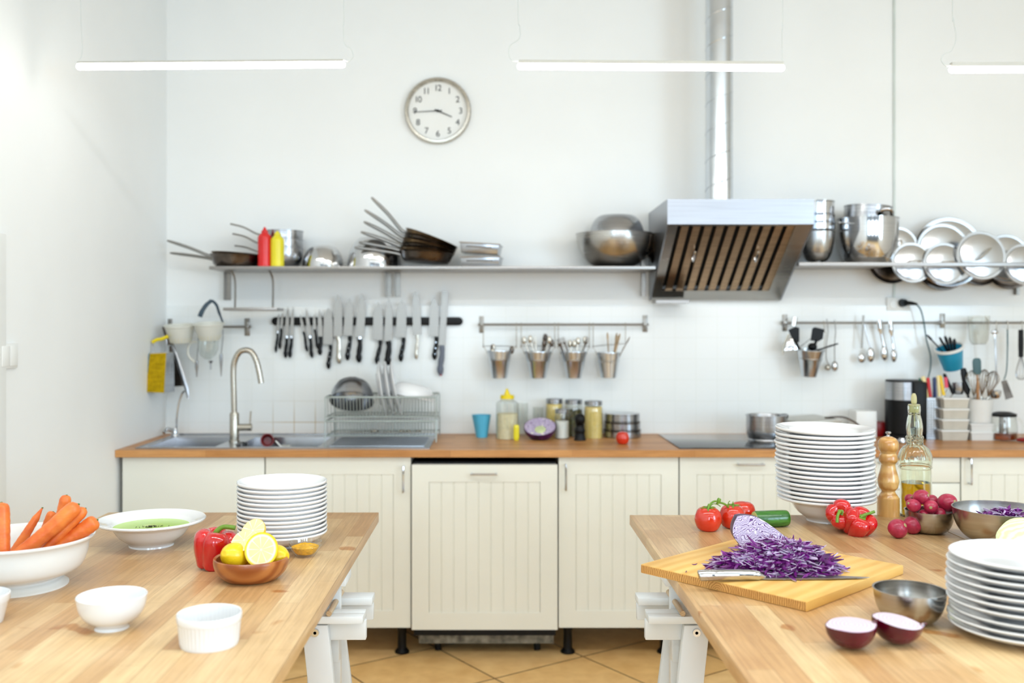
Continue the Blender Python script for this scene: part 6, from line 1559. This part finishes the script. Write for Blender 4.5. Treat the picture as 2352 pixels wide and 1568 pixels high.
# oil bottle
c = Vector((P(2104,0,2.905).x+.001, 2.905, TZ))
t = thing('oil_bottle', 'ornate glass bottle half full of golden oil', 'bottle', c, (0, math.radians(-1.2), 0))
fl = lambda r, z, a: ((r*(1+.035*abs(math.cos(9*a))) if 500*k < z < 618*k else (r*(1+.03*math.cos(14*a)) if 640*k < z < 720*k else r)), z)
o = [(128,0),(138,6),(141,22),(136,34),(135,46),(135,425),(141,432),(143,442),(139,452),(143,462),(141,474),(144,482),(143,500),(140,530),(131,565),(116,598),(98,620),(82,632),(68,640),(72,652),(66,662),(73,676),(66,690),(74,700),(74,712),(64,722),(66,750),(70,775),(70,800),(64,850),(56,890),(50,906),(56,916),(50,926),(54,934),(55,984),(52,990)]
oo = [(r*k, z*k) for r, z in o]; ii = [((r-11)*k, max(z,14)*k) for r, z in o]
b = MB(); b.lathe([(0,.004),(118*k,.004)]+oo+[(42*k,990*k)]+ii[::-1]+[(0,14*k)], 84, fl); part('glass_body', b, M['glassg'], t)
rin = (135-12.5)*k; b = MB(); b.lathe([(0,16*k),((118-2)*k,16*k),(rin*.98,30*k),(rin,50*k),(rin,302*k),(0,302*k)], 48); part('oil', b, M['oil'], t)
b = MB(); b.lathe([(0,930*k),(38*k,930*k),(40*k,990.5*k),(52*k,991*k),(50*k,1000*k),(20*k,1004*k),(0,1004*k)], 24); 
b.lathe(cp([(0,1004*k),(20*k,1006*k),(25*k,1040*k),(22*k,1075*k),(12*k,1098*k)], 4)+[(0,1100*k)], 20); b.tube([(0,0,930*k),(.001,0,800*k)], .0022, 8); part('pourer', b, mat('yellowish_clear_pourer', (232,226,170), .15, 0, .05, 12, trans=.6), t, label='pale pouring stopper')
# steel bowls with radishes, cabbage, empty
def steel_bowl(label, c, R, h, rb): 
    t = thing('steel_bowl', label, 'bowl', c); b = MB(); b.lathe(bowl_prof(R-.002, h, rb, .0014, .0022, 18), 80); part('bowl_body', b, M['bowlm'], t); return t
c = Vector((P(2134.6,0,2.673).x, 2.673, TZ)); steel_bowl('small steel bowl heaped with radishes', c, .0655, .060, .028)
def radish(label, px, py, Y, rp, el=1.15, rot=(0,0,0), group='radishes', base=False):
    s = Y/F; r = rp*s; p = P(px, py, Y)
    if base: p.z = TZ+r*.99
    t = thing('radish', label, 'radish', p, rot, group)
    b = MB(); b.ball((0,0,0), r, r, r*el, 32, 20, lambda q: 1-.05*(q.z > .7)*(q.z-.7)*3+.02*math.sin(3*math.atan2(q.y,q.x))); part('root', b, M['radish'], t, ang=80)
    b = MB(); b.ball((0,0,r*el*.97), r*.22, r*.22, r*.06, 14, 8); b.tube([(0,0,r*el*.95),(0,0,r*el*1.06)], [r*.1,r*.05], 8); part('root_end', b, M['radtip'], t, label='brown root end'); return t
D2R = math.radians
radish('topmost radish heaped in the middle of the small bowl', 2116, 1141, 2.660, 17, 1.12, (D2R(70),0,D2R(35)))
radish('elongated radish resting on the left rim of the small bowl', 2098, 1160, 2.640, 14.5, 1.35, (D2R(70),0,D2R(-60)))
radish('radish with its root end facing front in the small bowl', 2138, 1164, 2.640, 16, 1.1, (D2R(85),0,D2R(-25)))
radish('largest radish at the right of the small bowl, brown end showing', 2176, 1154, 2.665, 21, 1.05, (D2R(75),0,D2R(25)))
radish('radish peeping out behind at the left of the small bowl', 2089, 1145, 2.700, 10.5, 1.2, (D2R(60),0,0))
radish('radish hidden behind the root end facing front', 2141, 1150, 2.700, 13, 1.1, (D2R(150),0,0))
radish('low radish just showing over the front rim, left one', 2122, 1184, 2.645, 13, 1.1, (D2R(150),0,0))
radish('low radish just showing over the front rim, right one', 2158, 1181, 2.650, 14, 1.1, (D2R(150),0,0))
radish('loose radish on the table, left of the two', 2062, 1219, TY(1235), 22, .97, (D2R(60),0,D2R(40)), base=True)
radish('loose radish on the table, right of the two', 2095, 1213, TY(1231)+.03, 20.5, 1.0, (D2R(40),0,D2R(60)), base=True)
c = Vector((P(2303,0,2.54).x, 2.545, TZ)); steel_bowl('larger steel bowl of shredded red cabbage at the right edge', c, .121, .089, .045)
hc2 = c+Vector((.012,0,.048))
def heap2(r):
    while True:
        x, y = r.gauss(0,.5), r.gauss(0,.5); q = x*x+y*y
        if q < 1: break
    return Vector((hc2.x+x*.082, hc2.y+y*.082, hc2.z+.034*(1-q)*r.uniform(.4,1.25))), 1.0
FL[0] = TZ+.035
solo('shredded_cabbage', shreds(420, heap2, 31, (.02,.05)), [M['shred'], M['shredw']], 'shredded red cabbage inside the steel bowl', 'shredded cabbage', hc2, world=True, kind='stuff')
c = Vector((P(2092,0,1.8606).x, 1.866, TZ)); steel_bowl('empty small steel bowl beside the front plate stack', c, .0675, .061, .027)
# half white cabbage
Y = 2.33; c = Vector((P(2372,0,Y).x, Y, TZ))
t = thing('half_cabbage', 'pale green halved white cabbage behind the front plate stack', 'cabbage', c)
Tm = Matrix.Translation((0,0,.052)) @ Euler((D2R(32), D2R(-10), 0)).to_matrix().to_4x4(); R = .078
b = MB(); b.T = Tm; pr = [(R*math.cos(a*PI/20), -R*.72*math.sin(a*PI/20)) for a in range(10)]; b.lathe([(0,0),(R*.97,0)]+pr+[(0,-R*.72)], 40, lambda r,z,a: (r*(1+.03*math.sin(5*a+z*40)), z+.004*math.sin(4*a) if z < -.01 else z)); part('leaves', b, M['cabw'], t)
b = MB(); b.T = Tm; b.lathe(cp([(0,.014),(R*.5,.011),(R*.85,.005),(R*.97,.0)], 3)+[(R*.97,-.0005),(0,-.0005)], 40); part('cut_face', b, M['cabwcut'], t, label='pale layered cut face')
# front right plate stack
PL2 = [(r*1.095, z*.62) for r, z in PL]
b = MB(); b.lathe(PL2, 80); pm2 = b.mesh('plate', M['porc']); rnd = random.Random(8)
for i in range(10):
    dx = [.004,.002,.006,.001,.0,-.001,.0,.001,.002,.006][i]
    place('plate', pm2, 'white plate in the front right stack, %s' % nth(i,10), 'plate', (.966+dx, 1.778+rnd.uniform(-.001,.001), TZ+.01365*i+(.004 if i > 2 else 0)), (rnd.uniform(-.004,.004), rnd.uniform(-.004,.004), rnd.random()*6), 'front right stack of plates')
# red onion halves
def onion(label, c, R, rot, zoff):
    t = thing('onion_half', label, 'onion', c, (0,0,0)); Tm = Matrix.Translation((0,0,zoff)) @ Euler(rot).to_matrix().to_4x4()
    def f(r, z, a):
        k = max(0, math.cos(a-PI))**10; k2 = max(0, math.cos(a))**14
        return (r*(1+.16*k+.12*k2), z)
    b = MB(); b.T = Tm; n = 12; pr = [(R*math.cos(a*PI/2/n), -R*1.04*math.sin(a*PI/2/n)) for a in range(n)]; b.lathe([(0,-.0005),(R*.96,-.0005)]+pr+[(0,-R*1.04)], 56, f); part('onion_skin', b, M['onion'], t)
    b = MB(); b.T = Tm; b.lathe([(0,.0008),(R*.6,.0008),(R*.955,.0006),(R*.965,-.0002),(0,-.0002)], 56, f); part('cut_face', b, M['onionc'], t, label='white cut face with violet rings')
    b = MB(); b.T = Tm; b.tube([(R*1.02,0,-.002),(R*1.14,.002,.003),(R*1.22,-.002,.006)], [.005,.0035,.001], 8); part('root_tip', b, M['redh'] if False else M['onion'], t); return t
onion('red onion half lying cut side up, left of the pair', tb(1956,1489), .0405, (D2R(2), D2R(-2), D2R(6)), .0422)
onion('red onion half tilted to the right beside the steel bowl', tb(2063,1479), .0395, (D2R(3), D2R(9), D2R(-8)), .0415)
# ================================================================ LIGHT AND CAMERA
def area(name, loc, rot, sx, sy, e, col, spread=None):
    l = bpy.data.lights.new(name, 'AREA'); l.shape = 'RECTANGLE'; l.size = sx; l.size_y = sy; l.energy = e; l.color = col
    if spread: l.spread = spread
    o = bpy.data.objects.new(name, l); COL.objects.link(o); o.location = loc; o.rotation_euler = rot; return o
for i, (x0, x1) in enumerate(wins):      # daylight in the three rear windows
    area('window_daylight', ((x0+x1)/2, YB+.02, (WZ0+WZ1)/2), (PI/2, 0, 0), x1-x0-.1, WZ1-WZ0-.1, WIN_E*(1.5 if i == 0 else .9), (.66, .85, 1.0) if i == 0 else (.86, .93, 1.0))
area('window_daylight', (XR-.02, (RW[0]+RW[1])/2, (RW[2]+RW[3])/2), (0, PI/2, 0), RW[3]-RW[2]-.1, RW[1]-RW[0]-.1, WIN_E*5, (.55, .79, 1.0))  # fill light at the added right window, brightens and blues the left wall
for (x, y, e) in ((-.7, 1.5, 1), (.6, 1.5, 1), (1.9, 1.5, 1), (-.6, -.6, .3), (1.3, -.6, .3), (3.2, -.6, .3), (1.3, -2.2, .3)):   # unseen lights added to light tables and room from above
    area('ceiling_tube', (x, y, 2.9), (0, 0, 0), 1.2, .12, CEIL_E*e, (.92, .97, 1))
w = bpy.data.worlds.new('sky'); SC.world = w; w.use_nodes = True
w.node_tree.nodes['Background'].inputs[0].default_value = (.75, .87, 1, 1); w.node_tree.nodes['Background'].inputs[1].default_value = 1.5
cam = bpy.data.cameras.new('camera'); co = bpy.data.objects.new('camera', cam); COL.objects.link(co)
co.location = (0, 0, HC); co.rotation_euler = (PI/2, 0, 0)
cam.sensor_width = 36; cam.lens = F*36/2352; cam.shift_x = (1176-CX)/2352; cam.shift_y = (CY-784)/2352
cam.clip_start = .05; cam.dof.use_dof = True; cam.dof.focus_distance = 2.45; cam.dof.aperture_fstop = 2.3
SC.camera = co
SC.view_settings.view_transform = 'Standard'; SC.view_settings.look = 'None'; SC.view_settings.gamma = 1
SC.view_settings.exposure = EXPO; SC.view_settings.use_curve_mapping = False
